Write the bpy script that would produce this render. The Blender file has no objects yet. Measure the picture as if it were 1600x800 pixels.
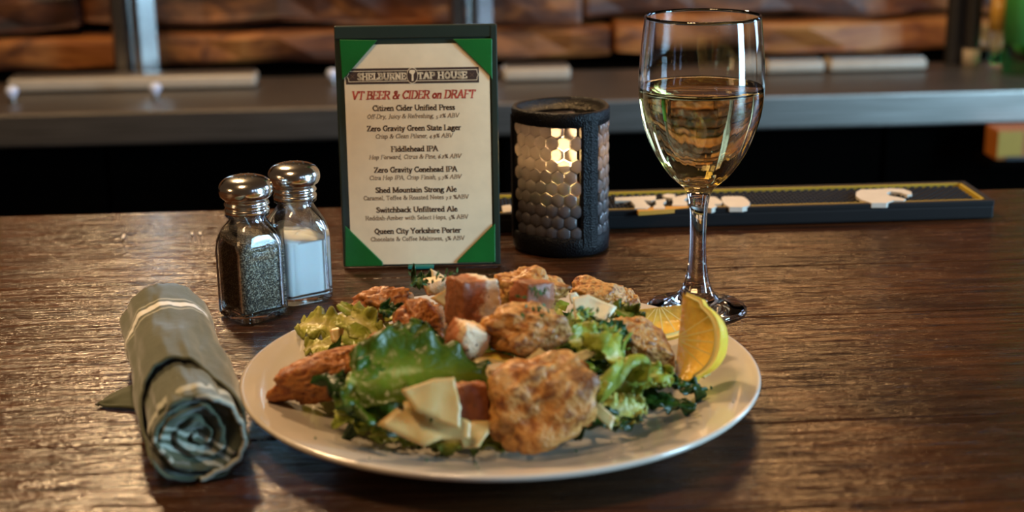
import bpy, bmesh, math, random
from mathutils import Vector, Matrix, Euler, noise
PI = math.pi
R = math.radians
SC = bpy.context.scene
COL = SC.collection

# ---------------------------------------------------------------- camera
CAM_H, PITCH, YAW, ROLL, FPX = .297, R(16.3), R(3), R(.8), 2300.0
fw = Vector((math.sin(YAW)*math.cos(PITCH), math.cos(YAW)*math.cos(PITCH), -math.sin(PITCH)))
rt0 = Vector((math.cos(YAW), -math.sin(YAW), 0)); 
up0 = rt0.cross(fw)
rt = rt0*math.cos(ROLL) - up0*math.sin(ROLL)
up = up0*math.cos(ROLL) + rt0*math.sin(ROLL)
cam_data = bpy.data.cameras.new('camera')
cam = bpy.data.objects.new('camera', cam_data); COL.objects.link(cam)
cam.matrix_world = Matrix(((rt.x, up.x, -fw.x, 0), (rt.y, up.y, -fw.y, 0), (rt.z, up.z, -fw.z, CAM_H), (0, 0, 0, 1)))
cam_data.sensor_width = 36; cam_data.lens = 36*FPX/1600; cam_data.clip_start = .01
cam_data.dof.use_dof = True; cam_data.dof.focus_distance = .905; cam_data.dof.aperture_fstop = 6.8
SC.camera = cam

def P(px, py, z=0.0):
    """the point at height z seen at a photograph position: used to survey where things stand"""
    d = fw + rt*((px-800)/FPX) + up*((400-py)/FPX)
    return Vector((0, 0, CAM_H)) + d*((z-CAM_H)/d.z)

# ---------------------------------------------------------------- world, lights, exposure
w = bpy.data.worlds.new('world'); SC.world = w; w.use_nodes = True
w.node_tree.nodes['Background'].inputs[0].default_value = (1, .62, .36, 1)
w.node_tree.nodes['Background'].inputs[1].default_value = .035
SC.view_settings.view_transform = 'Standard'; SC.view_settings.look = 'None'
SC.view_settings.gamma = 1; SC.view_settings.exposure = 0.56
SC.cycles.max_bounces = 14; SC.cycles.transmission_bounces = 12; SC.cycles.glossy_bounces = 6
SC.cycles.sample_clamp_indirect = 6

def area(name, loc, target, sx, sy, power, col):
    l = bpy.data.lights.new(name, 'AREA'); l.shape = 'RECTANGLE'; l.size = sx; l.size_y = sy
    l.energy = power; l.color = col
    o = bpy.data.objects.new(name, l); COL.objects.link(o); o.location = loc
    o.rotation_euler = (Vector(target)-Vector(loc)).to_track_quat('-Z', 'Y').to_euler()
    return o
WARM = (1, .66, .34)
area('back_bar_lamp', (-.50, 2.0, 1.3), (-.15, .55, 0), .14, .18, 19, WARM)
area('side_lamp', (-1.35, .35, .55), (-.1, .85, .03), .3, .3, 1.8, (1, .62, .30))
area('back_bar_lamp', (.56, 2.35, .90), (.2, .8, 0), .30, .20, 3.0, (1, .54, .22))
area('ceiling_lamp', (-.35, .35, 1.45), (0, .85, 0), .3, .3, 8.5, (1, .63, .31))
area('wall_washer', (.1, 1.75, .75), (.1, 2.65, .1), 1.9, .08, 3.2, (1, .58, .26))
area('window_light', (2.2, .02, .38), (.0, .95, .02), .5, 1.2, 62, (.42, .74, 1))
area('window_light', (1.75, 2.6, .7), (.2, 1.2, 0), .32, .6, 2.6, (.45, .62, 1))
area('window_light', (2.0, 1.70, .45), (.1, 1.0, .05), .35, .8, 9, (.45, .68, 1))
area('window_light', (1.15, -.75, .75), (.1, .9, .05), .13, .7, .8, (.45, .65, 1))
area('window_light', (1.45, -.45, .75), (.1, .9, .05), .13, .7, .8, (.45, .65, 1))

# ---------------------------------------------------------------- material helpers
def nmat(name):
    m = bpy.data.materials.new(name); m.use_nodes = True
    nt = m.node_tree; return m, nt, nt.nodes['Principled BSDF']
def setin(b, **k):
    for a, v in k.items():
        b.inputs[a.replace('_', ' ')].default_value = v
def N(nt, t, **k):
    n = nt.nodes.new(t)
    for a, v in k.items(): setattr(n, a, v)
    return n
def ramp(nt, fac, stops):
    r = N(nt, 'ShaderNodeValToRGB'); e = r.color_ramp.elements
    while len(e) < len(stops): e.new(.5)
    for i, (p, c) in enumerate(stops):
        e[i].position = p; e[i].color = (*c, 1) if len(c) == 3 else c
    nt.links.new(fac, r.inputs[0]); return r.outputs[0]
def coords(nt, scale=(1, 1, 1), kind='Object', rot=(0, 0, 0)):
    t = N(nt, 'ShaderNodeTexCoord'); m = N(nt, 'ShaderNodeMapping')
    m.inputs['Scale'].default_value = scale; m.inputs['Rotation'].default_value = rot
    nt.links.new(t.outputs[kind], m.inputs[0]); return m.outputs[0]
def tex(nt, vec, scale, detail=3, rough=.55, dist=0):
    n = N(nt, 'ShaderNodeTexNoise'); n.inputs['Scale'].default_value = scale
    n.inputs['Detail'].default_value = detail; n.inputs['Roughness'].default_value = rough
    n.inputs['Distortion'].default_value = dist
    nt.links.new(vec, n.inputs['Vector']); return n.outputs['Fac']
def math_(nt, op, a, b=0.0, clamp=False):
    n = N(nt, 'ShaderNodeMath', operation=op, use_clamp=clamp)
    for i, v in enumerate((a, b)):
        if isinstance(v, (int, float)): n.inputs[i].default_value = v
        else: nt.links.new(v, n.inputs[i])
    return n.outputs[0]
def mixc(nt, f, a, b):
    n = N(nt, 'ShaderNodeMix', data_type='RGBA')
    for i, v in ((0, f), (6, a), (7, b)):
        if isinstance(v, (int, float)): n.inputs[i].default_value = v
        elif isinstance(v, tuple): n.inputs[i].default_value = (*v, 1)
        else: nt.links.new(v, n.inputs[i])
    return n.outputs[2]
def bump(nt, b, h, strength, dist):
    n = N(nt, 'ShaderNodeBump'); n.inputs['Strength'].default_value = strength
    n.inputs['Distance'].default_value = dist
    nt.links.new(h, n.inputs['Height']); nt.links.new(n.outputs[0], b.inputs['Normal'])
    return n
def plain(name, col, rough=.5, metal=0.0, **k):
    m, nt, b = nmat(name); setin(b, Base_Color=(*col, 1), Roughness=rough, Metallic=metal, **k)
    t = tex(nt, coords(nt), 60, 3)
    c = mixc(nt, t, tuple(x*.85 for x in col), tuple(min(1, x*1.12) for x in col))
    nt.links.new(c, b.inputs['Base Color']); return m

# ---- wood of the bar top
def wood_bar():
    m, nt, b = nmat('varnished_bar_wood')
    inf = N(nt, 'ShaderNodeObjectInfo')
    tc = N(nt, 'ShaderNodeTexCoord'); off = N(nt, 'ShaderNodeVectorMath', operation='ADD')
    sc = N(nt, 'ShaderNodeVectorMath', operation='SCALE'); sc.inputs['Scale'].default_value = 7
    cmb = N(nt, 'ShaderNodeCombineXYZ'); nt.links.new(inf.outputs['Random'], cmb.inputs[0]); nt.links.new(inf.outputs['Random'], cmb.inputs[1])
    nt.links.new(cmb.outputs[0], sc.inputs[0])
    nt.links.new(tc.outputs['Object'], off.inputs[0]); nt.links.new(sc.outputs[0], off.inputs[1])
    def mp(s):
        q = N(nt, 'ShaderNodeMapping'); q.inputs['Scale'].default_value = s
        nt.links.new(off.outputs[0], q.inputs[0]); return q.outputs[0]
    g1 = tex(nt, mp((3, 60, 1)), 2.2, 6, .65, .4)
    blot = tex(nt, mp((5, 9, 1)), 1.1, 4, .6)
    chip = tex(nt, mp((16, 120, 1)), 1.5, 5, .62, .3)
    crack = tex(nt, mp((4, 210, 1)), 1.6, 4, .6, .2)
    f = math_(nt, 'ADD', math_(nt, 'MULTIPLY', g1, .6), math_(nt, 'MULTIPLY', blot, .45))
    c = ramp(nt, f, [(.3, (.010, .0035, .0012)), (.48, (.034, .0115, .0034)), (.62, (.078, .027, .0075)), (.8, (.13, .048, .014))])
    dk = math_(nt, 'ADD', math_(nt, 'MULTIPLY', math_(nt, 'LESS_THAN', chip, .355), .8), math_(nt, 'MULTIPLY', math_(nt, 'LESS_THAN', crack, .335), .8), True)
    c = mixc(nt, dk, c, (.008, .003, .0012))
    nt.links.new(c, b.inputs['Base Color'])
    rr = N(nt, 'ShaderNodeMapRange'); nt.links.new(tex(nt, mp((8, 50, 1)), 3, 4, .6), rr.inputs[0])
    rr.inputs[1].default_value = .3; rr.inputs[2].default_value = .7; rr.inputs[3].default_value = .10; rr.inputs[4].default_value = .30
    nt.links.new(rr.outputs[0], b.inputs['Roughness'])
    setin(b, Specular_IOR_Level=.5)
    h1 = tex(nt, mp((14, 110, 1)), 2.0, 4, .6, .5)       # long grain ridges
    h2 = tex(nt, mp((60, 260, 1)), 2.0, 3, .6)           # fine chips
    h3 = tex(nt, mp((6, 16, 1)), 1.6, 2, .5)             # soft waves
    pit = math_(nt, 'MINIMUM', chip, .43); crk = math_(nt, 'MINIMUM', crack, .40)
    h = math_(nt, 'ADD', math_(nt, 'ADD', math_(nt, 'MULTIPLY', h1, .8), math_(nt, 'MULTIPLY', h2, .38)),
              math_(nt, 'ADD', math_(nt, 'MULTIPLY', h3, 1.2), math_(nt, 'ADD', math_(nt, 'MULTIPLY', pit, 3.4), math_(nt, 'MULTIPLY', crk, 1.8))))
    bump(nt, b, h, 1.0, .0017)
    return m
M = {}
M['bar'] = wood_bar()
def wood_wall():
    m, nt, b = nmat('rough_stained_wood')
    inf = N(nt, 'ShaderNodeObjectInfo')
    g = tex(nt, coords(nt, (3.2, 8, 11)), 2.0, 4, .6, .8)
    big = tex(nt, coords(nt, (3, 3, 6), 'Generated'), .8, 2)
    f = math_(nt, 'ADD', math_(nt, 'MULTIPLY', g, .75), math_(nt, 'MULTIPLY', inf.outputs['Random'], .28))
    c = ramp(nt, f, [(.34, (.012, .004, .002)), (.47, (.08, .022, .006)), (.60, (.30, .10, .020)), (.80, (.52, .22, .05))])
    nt.links.new(c, b.inputs['Base Color']); setin(b, Roughness=.55)
    bump(nt, b, g, .6, .004)
    return m
M['wall'] = wood_wall()
def steel():
    m, nt, b = nmat('brushed_steel'); t = tex(nt, coords(nt, (1, 30, 30)), 8, 3)
    c = ramp(nt, t, [(.3, (.20, .185, .165)), (.7, (.32, .30, .275))]); nt.links.new(c, b.inputs['Base Color'])
    setin(b, Metallic=1.0, Roughness=.42); bump(nt, b, t, .1, .001); return m
M['steel'] = steel()
M['column'] = plain('satin_steel', (.36, .35, .34), .26, 1.0)
M['black'] = plain('black_laminate', (.0012, .0011, .001), .8, Specular_IOR_Level=.0)
M['floor'] = plain('dark_floor', (.02, .012, .008), .6)
M['dark'] = plain('dark_plastic', (.01, .01, .011), .45)
M['rubber'] = plain('black_rubber', (.006, .0055, .006), .6, Specular_IOR_Level=.25)
M['yellow'] = plain('yellow_rubber', (.45, .30, .02), .5)
M['copper'] = plain('amber_rubber', (.55, .26, .03), .4)
M['white'] = plain('cream_rubber', (.62, .56, .47), .5)
M['green_board'] = plain('dark_green_vinyl', (.022, .034, .026), .28)
def vinyl():
    m, nt, b = nmat('green_satin_corner'); v = tex(nt, coords(nt, (1, 1, 1)), 900, 2)
    c = mixc(nt, tex(nt, coords(nt), 40, 2), (.004, .085, .014), (.010, .17, .028))
    nt.links.new(c, b.inputs['Base Color']); setin(b, Roughness=.33, Specular_IOR_Level=.6); bump(nt, b, v, .3, .0003); return m
M['green'] = vinyl()
M['teal'] = plain('teal_tab', (.01, .18, .15), .5)
M['paper'] = plain('cream_paper', (.87, .71, .47), .7)
M['ink'] = plain('brown_ink', (.07, .035, .02), .8)
M['ink2'] = plain('grey_brown_ink', (.17, .10, .06), .8)
M['red'] = plain('red_ink', (.55, .07, .045), .8)
M['banner'] = plain('banner_brown', (.055, .028, .018), .7)
M['iron'] = None
def iron():
    m, nt, b = nmat('hammered_black_metal'); v = N(nt, 'ShaderNodeTexVoronoi'); v.inputs['Scale'].default_value = 900
    nt.links.new(coords(nt), v.inputs['Vector']); setin(b, Base_Color=(.0035, .0035, .0045, 1), Roughness=.42, Specular_IOR_Level=.16)
    n = tex(nt, coords(nt), 300, 3); bump(nt, b, math_(nt, 'ADD', v.outputs[0], n), .7, .0006); return m
M['iron'] = iron()
def glass(name, col=(1, 1, 1), rough=0.0, ior=1.5):
    m, nt, b = nmat(name); setin(b, Base_Color=(*col, 1), Roughness=rough, IOR=ior, Transmission_Weight=1.0); return m
M['glass'] = glass('clear_glass')
def thin_glass(name, tint, share, rough=.02, refl=1.0, trans=None):
    """pressed glass: part refracting body, part light passed straight through, with a fresnel reflection"""
    m, nt, b = nmat(name); setin(b, Base_Color=(*tint, 1), Roughness=rough, IOR=1.45, Transmission_Weight=1.0)
    tp = N(nt, 'ShaderNodeBsdfTransparent'); tp.inputs[0].default_value = (*tint, 1)
    gl = N(nt, 'ShaderNodeBsdfGlossy'); gl.inputs['Roughness'].default_value = rough
    fr = N(nt, 'ShaderNodeFresnel'); fr.inputs[0].default_value = 1.45
    m1 = N(nt, 'ShaderNodeMixShader'); nt.links.new(fr.outputs[0], m1.inputs[0]); nt.links.new(tp.outputs[0], m1.inputs[1]); nt.links.new(gl.outputs[0], m1.inputs[2])
    m2 = N(nt, 'ShaderNodeMixShader'); m2.inputs[0].default_value = share
    nt.links.new(b.outputs[0], m2.inputs[1]); nt.links.new(m1.outputs[0], m2.inputs[2])
    nt.links.new(m2.outputs[0], nt.nodes['Material Output'].inputs[0]); return m
M['shaker_glass'] = thin_glass('pressed_glass', (.97, .99, .99), .84)
def wine_m():
    m, nt, b = nmat('white_wine'); setin(b, Base_Color=(.90, .80, .40, 1), Roughness=0, IOR=1.34, Transmission_Weight=1.0)
    return m
M['wine'] = wine_m()
def cellglass():
    m, nt, b = nmat('pressed_hexagon_glass')
    t = tex(nt, coords(nt, (1, 1, 1)), 500, 2)
    setin(b, Base_Color=(.14, .13, .14, 1), Roughness=.09, Specular_IOR_Level=1.0, Coat_Weight=.6, Coat_Roughness=.05); bump(nt, b, t, .35, .0008)
    tl = N(nt, 'ShaderNodeBsdfTranslucent'); tl.inputs[0].default_value = (.62, .55, .50, 1)
    tp = N(nt, 'ShaderNodeBsdfRefraction'); tp.inputs['Color'].default_value = (.85, .83, .82, 1); tp.inputs['Roughness'].default_value = .16; tp.inputs['IOR'].default_value = 1.35
    m1 = N(nt, 'ShaderNodeMixShader'); m1.inputs[0].default_value = .62; nt.links.new(tl.outputs[0], m1.inputs[1]); nt.links.new(tp.outputs[0], m1.inputs[2])
    m2 = N(nt, 'ShaderNodeMixShader'); m2.inputs[0].default_value = .60; nt.links.new(b.outputs[0], m2.inputs[1]); nt.links.new(m1.outputs[0], m2.inputs[2])
    nt.links.new(m2.outputs[0], nt.nodes['Material Output'].inputs[0]); return m
M['hex'] = cellglass()
M['wax'] = plain('candle_wax', (.75, .62, .45), .5, Subsurface_Weight=.3, Subsurface_Scale=.01)
m, nt, b = nmat('flame'); setin(b, Base_Color=(0, 0, 0, 1), Emission_Color=(1, .62, .22, 1), Emission_Strength=60.0); M['flame'] = m
def chrome():
    m, nt, b = nmat('polished_chrome'); setin(b, Base_Color=(.72, .68, .63, 1), Metallic=1.0, Roughness=.16)
    bump(nt, b, tex(nt, coords(nt), 900, 2), .08, .0003); return m
M['chrome'] = chrome()
def pepper():
    m, nt, b = nmat('ground_pepper'); v = N(nt, 'ShaderNodeTexVoronoi'); v.inputs['Scale'].default_value = 1500
    nt.links.new(coords(nt), v.inputs['Vector'])
    s = N(nt, 'ShaderNodeSeparateColor'); nt.links.new(v.outputs['Color'], s.inputs[0])
    c = ramp(nt, s.outputs[0], [(.0, (.018, .012, .008)), (.42, (.085, .055, .03)), (.68, (.20, .14, .08)), (.88, (.50, .40, .27))])
    nt.links.new(c, b.inputs['Base Color']); setin(b, Roughness=.7); bump(nt, b, v.outputs[0], .8, .0006); return m
M['pepper'] = pepper()
def salt():
    m, nt, b = nmat('table_salt'); setin(b, Base_Color=(.95, .95, .95, 1), Roughness=.7, Subsurface_Weight=.1, Subsurface_Scale=.004)
    bump(nt, b, tex(nt, coords(nt), 1500, 2), .3, .0004); return m
M['salt'] = salt()
def china():
    m, nt, b = nmat('glazed_china'); t = tex(nt, coords(nt), 14, 3)
    c = mixc(nt, t, (.52, .46, .385), (.60, .54, .46)); nt.links.new(c, b.inputs['Base Color'])
    setin(b, Roughness=.16, Coat_Weight=.4, Coat_Roughness=.06)
    bump(nt, b, tex(nt, coords(nt), 60, 2), .05, .001); return m
M['china'] = china()
def cloth():
    m, nt, b = nmat('striped_green_cloth'); uv = N(nt, 'ShaderNodeTexCoord'); s = N(nt, 'ShaderNodeSeparateXYZ')
    nt.links.new(uv.outputs['UV'], s.inputs[0]); x = s.outputs[0]
    def band(c_, h_):
        return math_(nt, 'LESS_THAN', math_(nt, 'ABSOLUTE', math_(nt, 'SUBTRACT', x, c_)), h_)
    thick = band(.5, .011)
    thin = math_(nt, 'ADD', band(.474, .0035), math_(nt, 'ADD', band(.526, .0035), math_(nt, 'ADD', band(.80, .004), math_(nt, 'ADD', band(.818, .004), band(.836, .004)))), True)
    c = mixc(nt, tex(nt, coords(nt), 30, 3), (.048, .058, .028), (.068, .079, .040))
    c = mixc(nt, math_(nt, 'MULTIPLY', thin, .55), c, (.55, .55, .45)); c = mixc(nt, thick, c, (.74, .74, .70))
    nt.links.new(c, b.inputs['Base Color']); setin(b, Roughness=.9, Sheen_Weight=.35)
    wv = tex(nt, coords(nt), 1600, 2); fold = tex(nt, coords(nt), 45, 3)
    bump(nt, b, math_(nt, 'ADD', math_(nt, 'MULTIPLY', wv, .12), fold), .5, .0018); return m
M['cloth'] = cloth()
def chicken_m(name, deep, mid, lite):
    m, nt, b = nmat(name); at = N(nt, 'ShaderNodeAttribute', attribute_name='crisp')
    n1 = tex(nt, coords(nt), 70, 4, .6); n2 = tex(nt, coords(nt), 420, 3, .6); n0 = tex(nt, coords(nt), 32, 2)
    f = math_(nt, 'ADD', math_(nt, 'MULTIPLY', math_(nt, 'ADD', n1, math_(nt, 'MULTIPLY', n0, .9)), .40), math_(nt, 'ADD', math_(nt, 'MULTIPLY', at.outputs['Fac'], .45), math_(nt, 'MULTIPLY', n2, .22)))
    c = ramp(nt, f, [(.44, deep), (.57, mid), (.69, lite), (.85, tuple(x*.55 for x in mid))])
    nt.links.new(c, b.inputs['Base Color'])
    setin(b, Roughness=.50, Coat_Weight=.22, Coat_Roughness=.25, Subsurface_Weight=.08, Subsurface_Scale=.004)
    bump(nt, b, math_(nt, 'ADD', n1, math_(nt, 'MULTIPLY', n2, .6)), .9, .0022); return m
M['chicken'] = chicken_m('fried_breading', (.115, .026, .003), (.37, .125, .016), (.58, .29, .075))
M['chicken2'] = chicken_m('darker_breading', (.085, .016, .0025), (.30, .075, .009), (.46, .17, .030))
def bread(name, crumb, toast, thr):
    m, nt, b = nmat(name); at = N(nt, 'ShaderNodeAttribute', attribute_name='toast')
    n1 = tex(nt, coords(nt), 150, 4, .65)
    f = math_(nt, 'ADD', at.outputs['Fac'], math_(nt, 'MULTIPLY', math_(nt, 'SUBTRACT', n1, .5), .9))
    c = ramp(nt, f, [(thr-.12, crumb), (thr+.08, toast), (1., tuple(x*.6 for x in toast))])
    sp = math_(nt, 'GREATER_THAN', tex(nt, coords(nt), 380, 1), .72)
    c = mixc(nt, sp, c, (.12, .05, .015))
    nt.links.new(c, b.inputs['Base Color']); setin(b, Roughness=.6, Coat_Weight=.2, Coat_Roughness=.3, Subsurface_Weight=.15, Subsurface_Scale=.004)
    bump(nt, b, n1, .8, .002); return m
M['crouton'] = bread('toasted_bread', (.78, .60, .38), (.40, .12, .028), .56)
M['crouton2'] = bread('orange_toasted_bread', (.50, .26, .07), (.32, .085, .015), .3)
def leaf_m(name, edge, mid, rib):
    m, nt, b = nmat(name); uv = N(nt, 'ShaderNodeTexCoord'); s = N(nt, 'ShaderNodeSeparateXYZ')
    nt.links.new(uv.outputs['UV'], s.inputs[0])
    v = math_(nt, 'ABSOLUTE', math_(nt, 'SUBTRACT', s.outputs[1], .5))
    n = tex(nt, coords(nt), 60, 4, .6)
    vein = N(nt, 'ShaderNodeTexVoronoi', feature='DISTANCE_TO_EDGE'); vein.inputs['Scale'].default_value = 170
    nt.links.new(coords(nt), vein.inputs['Vector'])
    f = math_(nt, 'ADD', math_(nt, 'MULTIPLY', v, 1.3), math_(nt, 'ADD', math_(nt, 'MULTIPLY', math_(nt, 'SUBTRACT', n, .5), .6), math_(nt, 'MULTIPLY', s.outputs[0], .25)))
    c = ramp(nt, f, [(.02, rib), (.13, mid), (.42, edge), (.9, tuple(x*.6 for x in edge))])
    vm = math_(nt, 'MULTIPLY', math_(nt, 'LESS_THAN', vein.outputs[0], .035), .22)
    c = mixc(nt, vm, c, mid)
    nt.links.new(c, b.inputs['Base Color']); setin(b, Roughness=.36, Specular_IOR_Level=.5)
    bump(nt, b, math_(nt, 'ADD', math_(nt, 'MULTIPLY', n, 1.0), math_(nt, 'MULTIPLY', vein.outputs[0], .5)), .7, .0022)
    tr = N(nt, 'ShaderNodeBsdfTranslucent'); nt.links.new(c, tr.inputs[0])
    mx = N(nt, 'ShaderNodeMixShader'); mx.inputs[0].default_value = .28
    out = nt.nodes['Material Output']; nt.links.new(b.outputs[0], mx.inputs[1]); nt.links.new(tr.outputs[0], mx.inputs[2])
    nt.links.new(mx.outputs[0], out.inputs[0]); return m
M['leaf'] = leaf_m('green_romaine', (.075, .135, .006), (.17, .235, .016), (.48, .50, .15))
M['leaf_dark'] = leaf_m('dark_green_leaf', (.020, .070, .008), (.055, .13, .013), (.20, .27, .05))
M['leaf_pale'] = leaf_m('pale_romaine', (.36, .43, .05), (.52, .55, .11), (.78, .76, .38))
M['leaf_yellow'] = leaf_m('yellow_lettuce_heart', (.50, .52, .10), (.68, .62, .20), (.80, .74, .42))
def cheese_m(name, a, bb):
    m, nt, b = nmat(name); n = tex(nt, coords(nt), 90, 3)
    c = mixc(nt, n, a, bb); nt.links.new(c, b.inputs['Base Color'])
    setin(b, Roughness=.38, Subsurface_Weight=.25, Subsurface_Scale=.004); bump(nt, b, n, .35, .0012); return m
M['cheese'] = cheese_m('parmesan', (.48, .34, .115), (.60, .45, .19))
M['cheese_white'] = cheese_m('pale_parmesan', (.66, .60, .38), (.76, .70, .48))
M['egg'] = cheese_m('yellow_pepper', (.72, .50, .05), (.85, .68, .15))
def lemon(name, a, bb, sc, rough, bs):
    m, nt, b = nmat(name); n = tex(nt, coords(nt), sc, 3)
    c = mixc(nt, n, a, bb); nt.links.new(c, b.inputs['Base Color'])
    setin(b, Roughness=rough, Subsurface_Weight=.3, Subsurface_Scale=.006); bump(nt, b, n, bs, .001); return m
M['zest'] = lemon('lemon_zest', (.78, .47, .03), (.86, .58, .05), 350, .42, .35)
M['pith'] = lemon('lemon_pith', (.84, .66, .22), (.88, .74, .32), 120, .6, .2)
M['pulp'] = lemon('lemon_pulp', (.80, .46, .05), (.88, .60, .13), 260, .22, .6)
M['bottle'] = glass('green_bottle_glass', (.05, .45, .08), .05)
M['label'] = plain('green_label', (.03, .22, .04), .5)
M['amber'] = plain('amber_liquor', (.45, .26, .04), .3)
M['orange'] = plain('orange_carton', (.28, .085, .006), .6)
M['carton_yellow'] = plain('yellow_carton', (.30, .19, .012), .6)
M['herb'] = plain('chopped_parsley', (.03, .10, .012), .6)
M['scrap'] = plain('white_scrap', (.8, .8, .82), .6)
M['pearl'] = plain('pale_plastic', (.36, .31, .24), .4)
M['knob'] = plain('pale_blue_knob', (.55, .62, .8), .3)

# ---------------------------------------------------------------- object helpers
def new_mesh(name, verts, faces, mat, parent=None, smooth=True, uvs=None, attrs=None, loc=None, rot=None, mats=None, fmat=None):
    me = bpy.data.meshes.new(name); me.from_pydata([tuple(v) for v in verts], [], faces)
    for mm in (mats or [mat]): me.materials.append(mm)
    if fmat: me.polygons.foreach_set('material_index', fmat)
    if smooth: me.polygons.foreach_set('use_smooth', [True]*len(me.polygons))
    if uvs:
        ul = me.uv_layers.new(name='UVMap')
        for l in me.loops: ul.data[l.index].uv = uvs[l.vertex_index]
    if attrs:
        for k, vals in attrs.items():
            a = me.attributes.new(k, 'FLOAT', 'POINT'); a.data.foreach_set('value', vals)
    me.update()
    o = bpy.data.objects.new(name, me); COL.objects.link(o)
    if parent: o.parent = parent
    if loc is not None: o.location = loc
    if rot is not None: o.rotation_euler = rot
    return o
def from_bm(name, bm, mat, parent=None, smooth=False, loc=None, rot=None):
    me = bpy.data.meshes.new(name); bm.normal_update(); bm.to_mesh(me); bm.free(); me.materials.append(mat)
    if smooth: me.polygons.foreach_set('use_smooth', [True]*len(me.polygons))
    o = bpy.data.objects.new(name, me); COL.objects.link(o)
    if parent: o.parent = parent
    if loc is not None: o.location = loc
    if rot is not None: o.rotation_euler = rot
    return o
def thing(name, label, cat, loc=(0, 0, 0), rotz=0, group=None, rot=None):
    o = bpy.data.objects.new(name, None); COL.objects.link(o); o.location = loc
    o.rotation_euler = rot or (0, 0, rotz); tag(o, label, cat, group); o.empty_display_size = .02; return o
def tag(o, label, cat, group=None, kind=None):
    o['label'] = label; o['category'] = cat
    if group: o['group'] = group
    if kind: o['kind'] = kind
    return o
def bevel_box(bm, x0, x1, y0, y1, z0, z1, bev=0.0, seg=2):
    r = bmesh.ops.create_cube(bm, size=1); vs = r['verts']
    bmesh.ops.scale(bm, vec=(x1-x0, y1-y0, z1-z0), verts=vs)
    bmesh.ops.translate(bm, vec=((x0+x1)/2, (y0+y1)/2, (z0+z1)/2), verts=vs)
    if bev: bmesh.ops.bevel(bm, geom=list({e for v in vs for e in v.link_edges}), offset=bev, segments=seg, affect='EDGES', profile=.6)
def box(name, x0, x1, y0, y1, z0, z1, mat, parent=None, bev=0.0, seg=2, smooth=False):
    bm = bmesh.new(); bevel_box(bm, x0, x1, y0, y1, z0, z1, bev, seg); return from_bm(name, bm, mat, parent, smooth)
def lathe(name, prof, mat, parent=None, n=64, close=False, loc=None, rfun=None):
    vs, fs = [], []
    m_ = len(prof)
    for i, (r, z) in enumerate(prof):
        for j in range(n):
            a = 2*PI*j/n; rr = r*(rfun(a, z) if rfun else 1)
            vs.append((rr*math.cos(a), rr*math.sin(a), z))
    K = m_ if close else m_-1
    for i in range(K):
        for j in range(n):
            a, b_ = i*n+j, i*n+(j+1) % n; c, d = ((i+1) % m_)*n+(j+1) % n, ((i+1) % m_)*n+j
            fs.append((a, b_, c, d))
    bm = bmesh.new(); me = bpy.data.meshes.new('t'); me.from_pydata(vs, [], fs); bm.from_mesh(me); bpy.data.meshes.remove(me)
    bmesh.ops.remove_doubles(bm, verts=bm.verts, dist=1e-6); bmesh.ops.recalc_face_normals(bm, faces=bm.faces)
    return from_bm(name, bm, mat, parent, True, loc)
def spline(pts, k=6):
    out = []; n = len(pts)
    for i in range(n-1):
        p0, p1, p2, p3 = pts[max(i-1, 0)], pts[i], pts[i+1], pts[min(i+2, n-1)]
        for s in range(k):
            t = s/k
            out.append(tuple(.5*((2*b_)+(-a+c)*t+(2*a-5*b_+4*c-d)*t*t+(-a+3*b_-3*c+d)*t**3) for a, b_, c, d in zip(p0, p1, p2, p3)))
    out.append(tuple(pts[-1])); return out
def fbm(p, s, oct=3, seed=0.0):
    v, a = 0, 1; q = p*s + Vector((seed*13.7, seed*7.1, seed*3.3))
    for _ in range(oct): v += a*noise.noise(q); a *= .5; q = q*2.1
    return v

# ================================================================= SETTING
wall = thing('wall_back', None, None); 
for k in ('label', 'category'): del wall[k]
wall['kind'] = 'structure'
YB, ZB = 2.19, -.105                  # front edge and height of the back bar
YW = 2.60
rnd = random.Random(11)
z = -.10
row = 0
while z < .42:
    h = rnd.uniform(.044, .082)
    if row == 0: h = .062
    x = -1.5 + rnd.uniform(-.2, 0)
    while x < 1.7:
        L = rnd.uniform(.5, 1.1); d = rnd.uniform(0, .03) if row % 2 else rnd.uniform(.02, .05)
        bm = bmesh.new(); bevel_box(bm, x+.001, x+L-.001, -d, .06, z+.004, z+h-.004, .010, 2)
        bmesh.ops.subdivide_edges(bm, edges=[e for e in bm.edges if abs(e.verts[0].co.x-e.verts[1].co.x) > .2], cuts=12)
        for v in bm.verts:
            v.co.y += .022*noise.noise(Vector((v.co.x*7, v.co.z*25, row))); v.co.z += .012*noise.noise(Vector((v.co.x*6, row*3, 1)))
        ca = rnd.uniform(-.02, .02)
        for v in bm.verts: v.co.z += ca*(v.co.x-x-L/2)
        from_bm('plank', bm, M['wall'], wall, False)
        x += L
    z += h; row += 1
wall.location = (0, YW, 0)
b = box('backing', -1.8, 2.0, .045, .09, -1.1, .9, M['black'], wall)
fl = box('floor', -2.5, 2.6, -1.2, 2.7, -1.12, -1.1, M['floor']); fl['kind'] = 'structure'

# ================================================================= BACK BAR COUNTER
bc = thing('back_bar_counter', 'stainless steel counter top on black cabinets along the plank wall', 'counter', (0, YB, -1.1))
box('steel_top', -1.7, 1.9, 0, .335, .955, .995, M['steel'], bc, .004)
box('front_lip', -1.7, 1.9, -.012, .006, .948, .999, M['steel'], bc, .004)
box('back_ledge', -1.7, 1.9, .30, .335, .995, 1.0, M['black'], bc, .002)
for i in range(6):
    x0 = -1.7+.6*i
    box('cabinet_door', x0+.004, x0+.596, .03, .05, .1, .94, M['black'], bc, .003)
box('cabinet_body', -1.7, 1.9, .05, .335, 0, .955, M['black'], bc)
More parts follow.
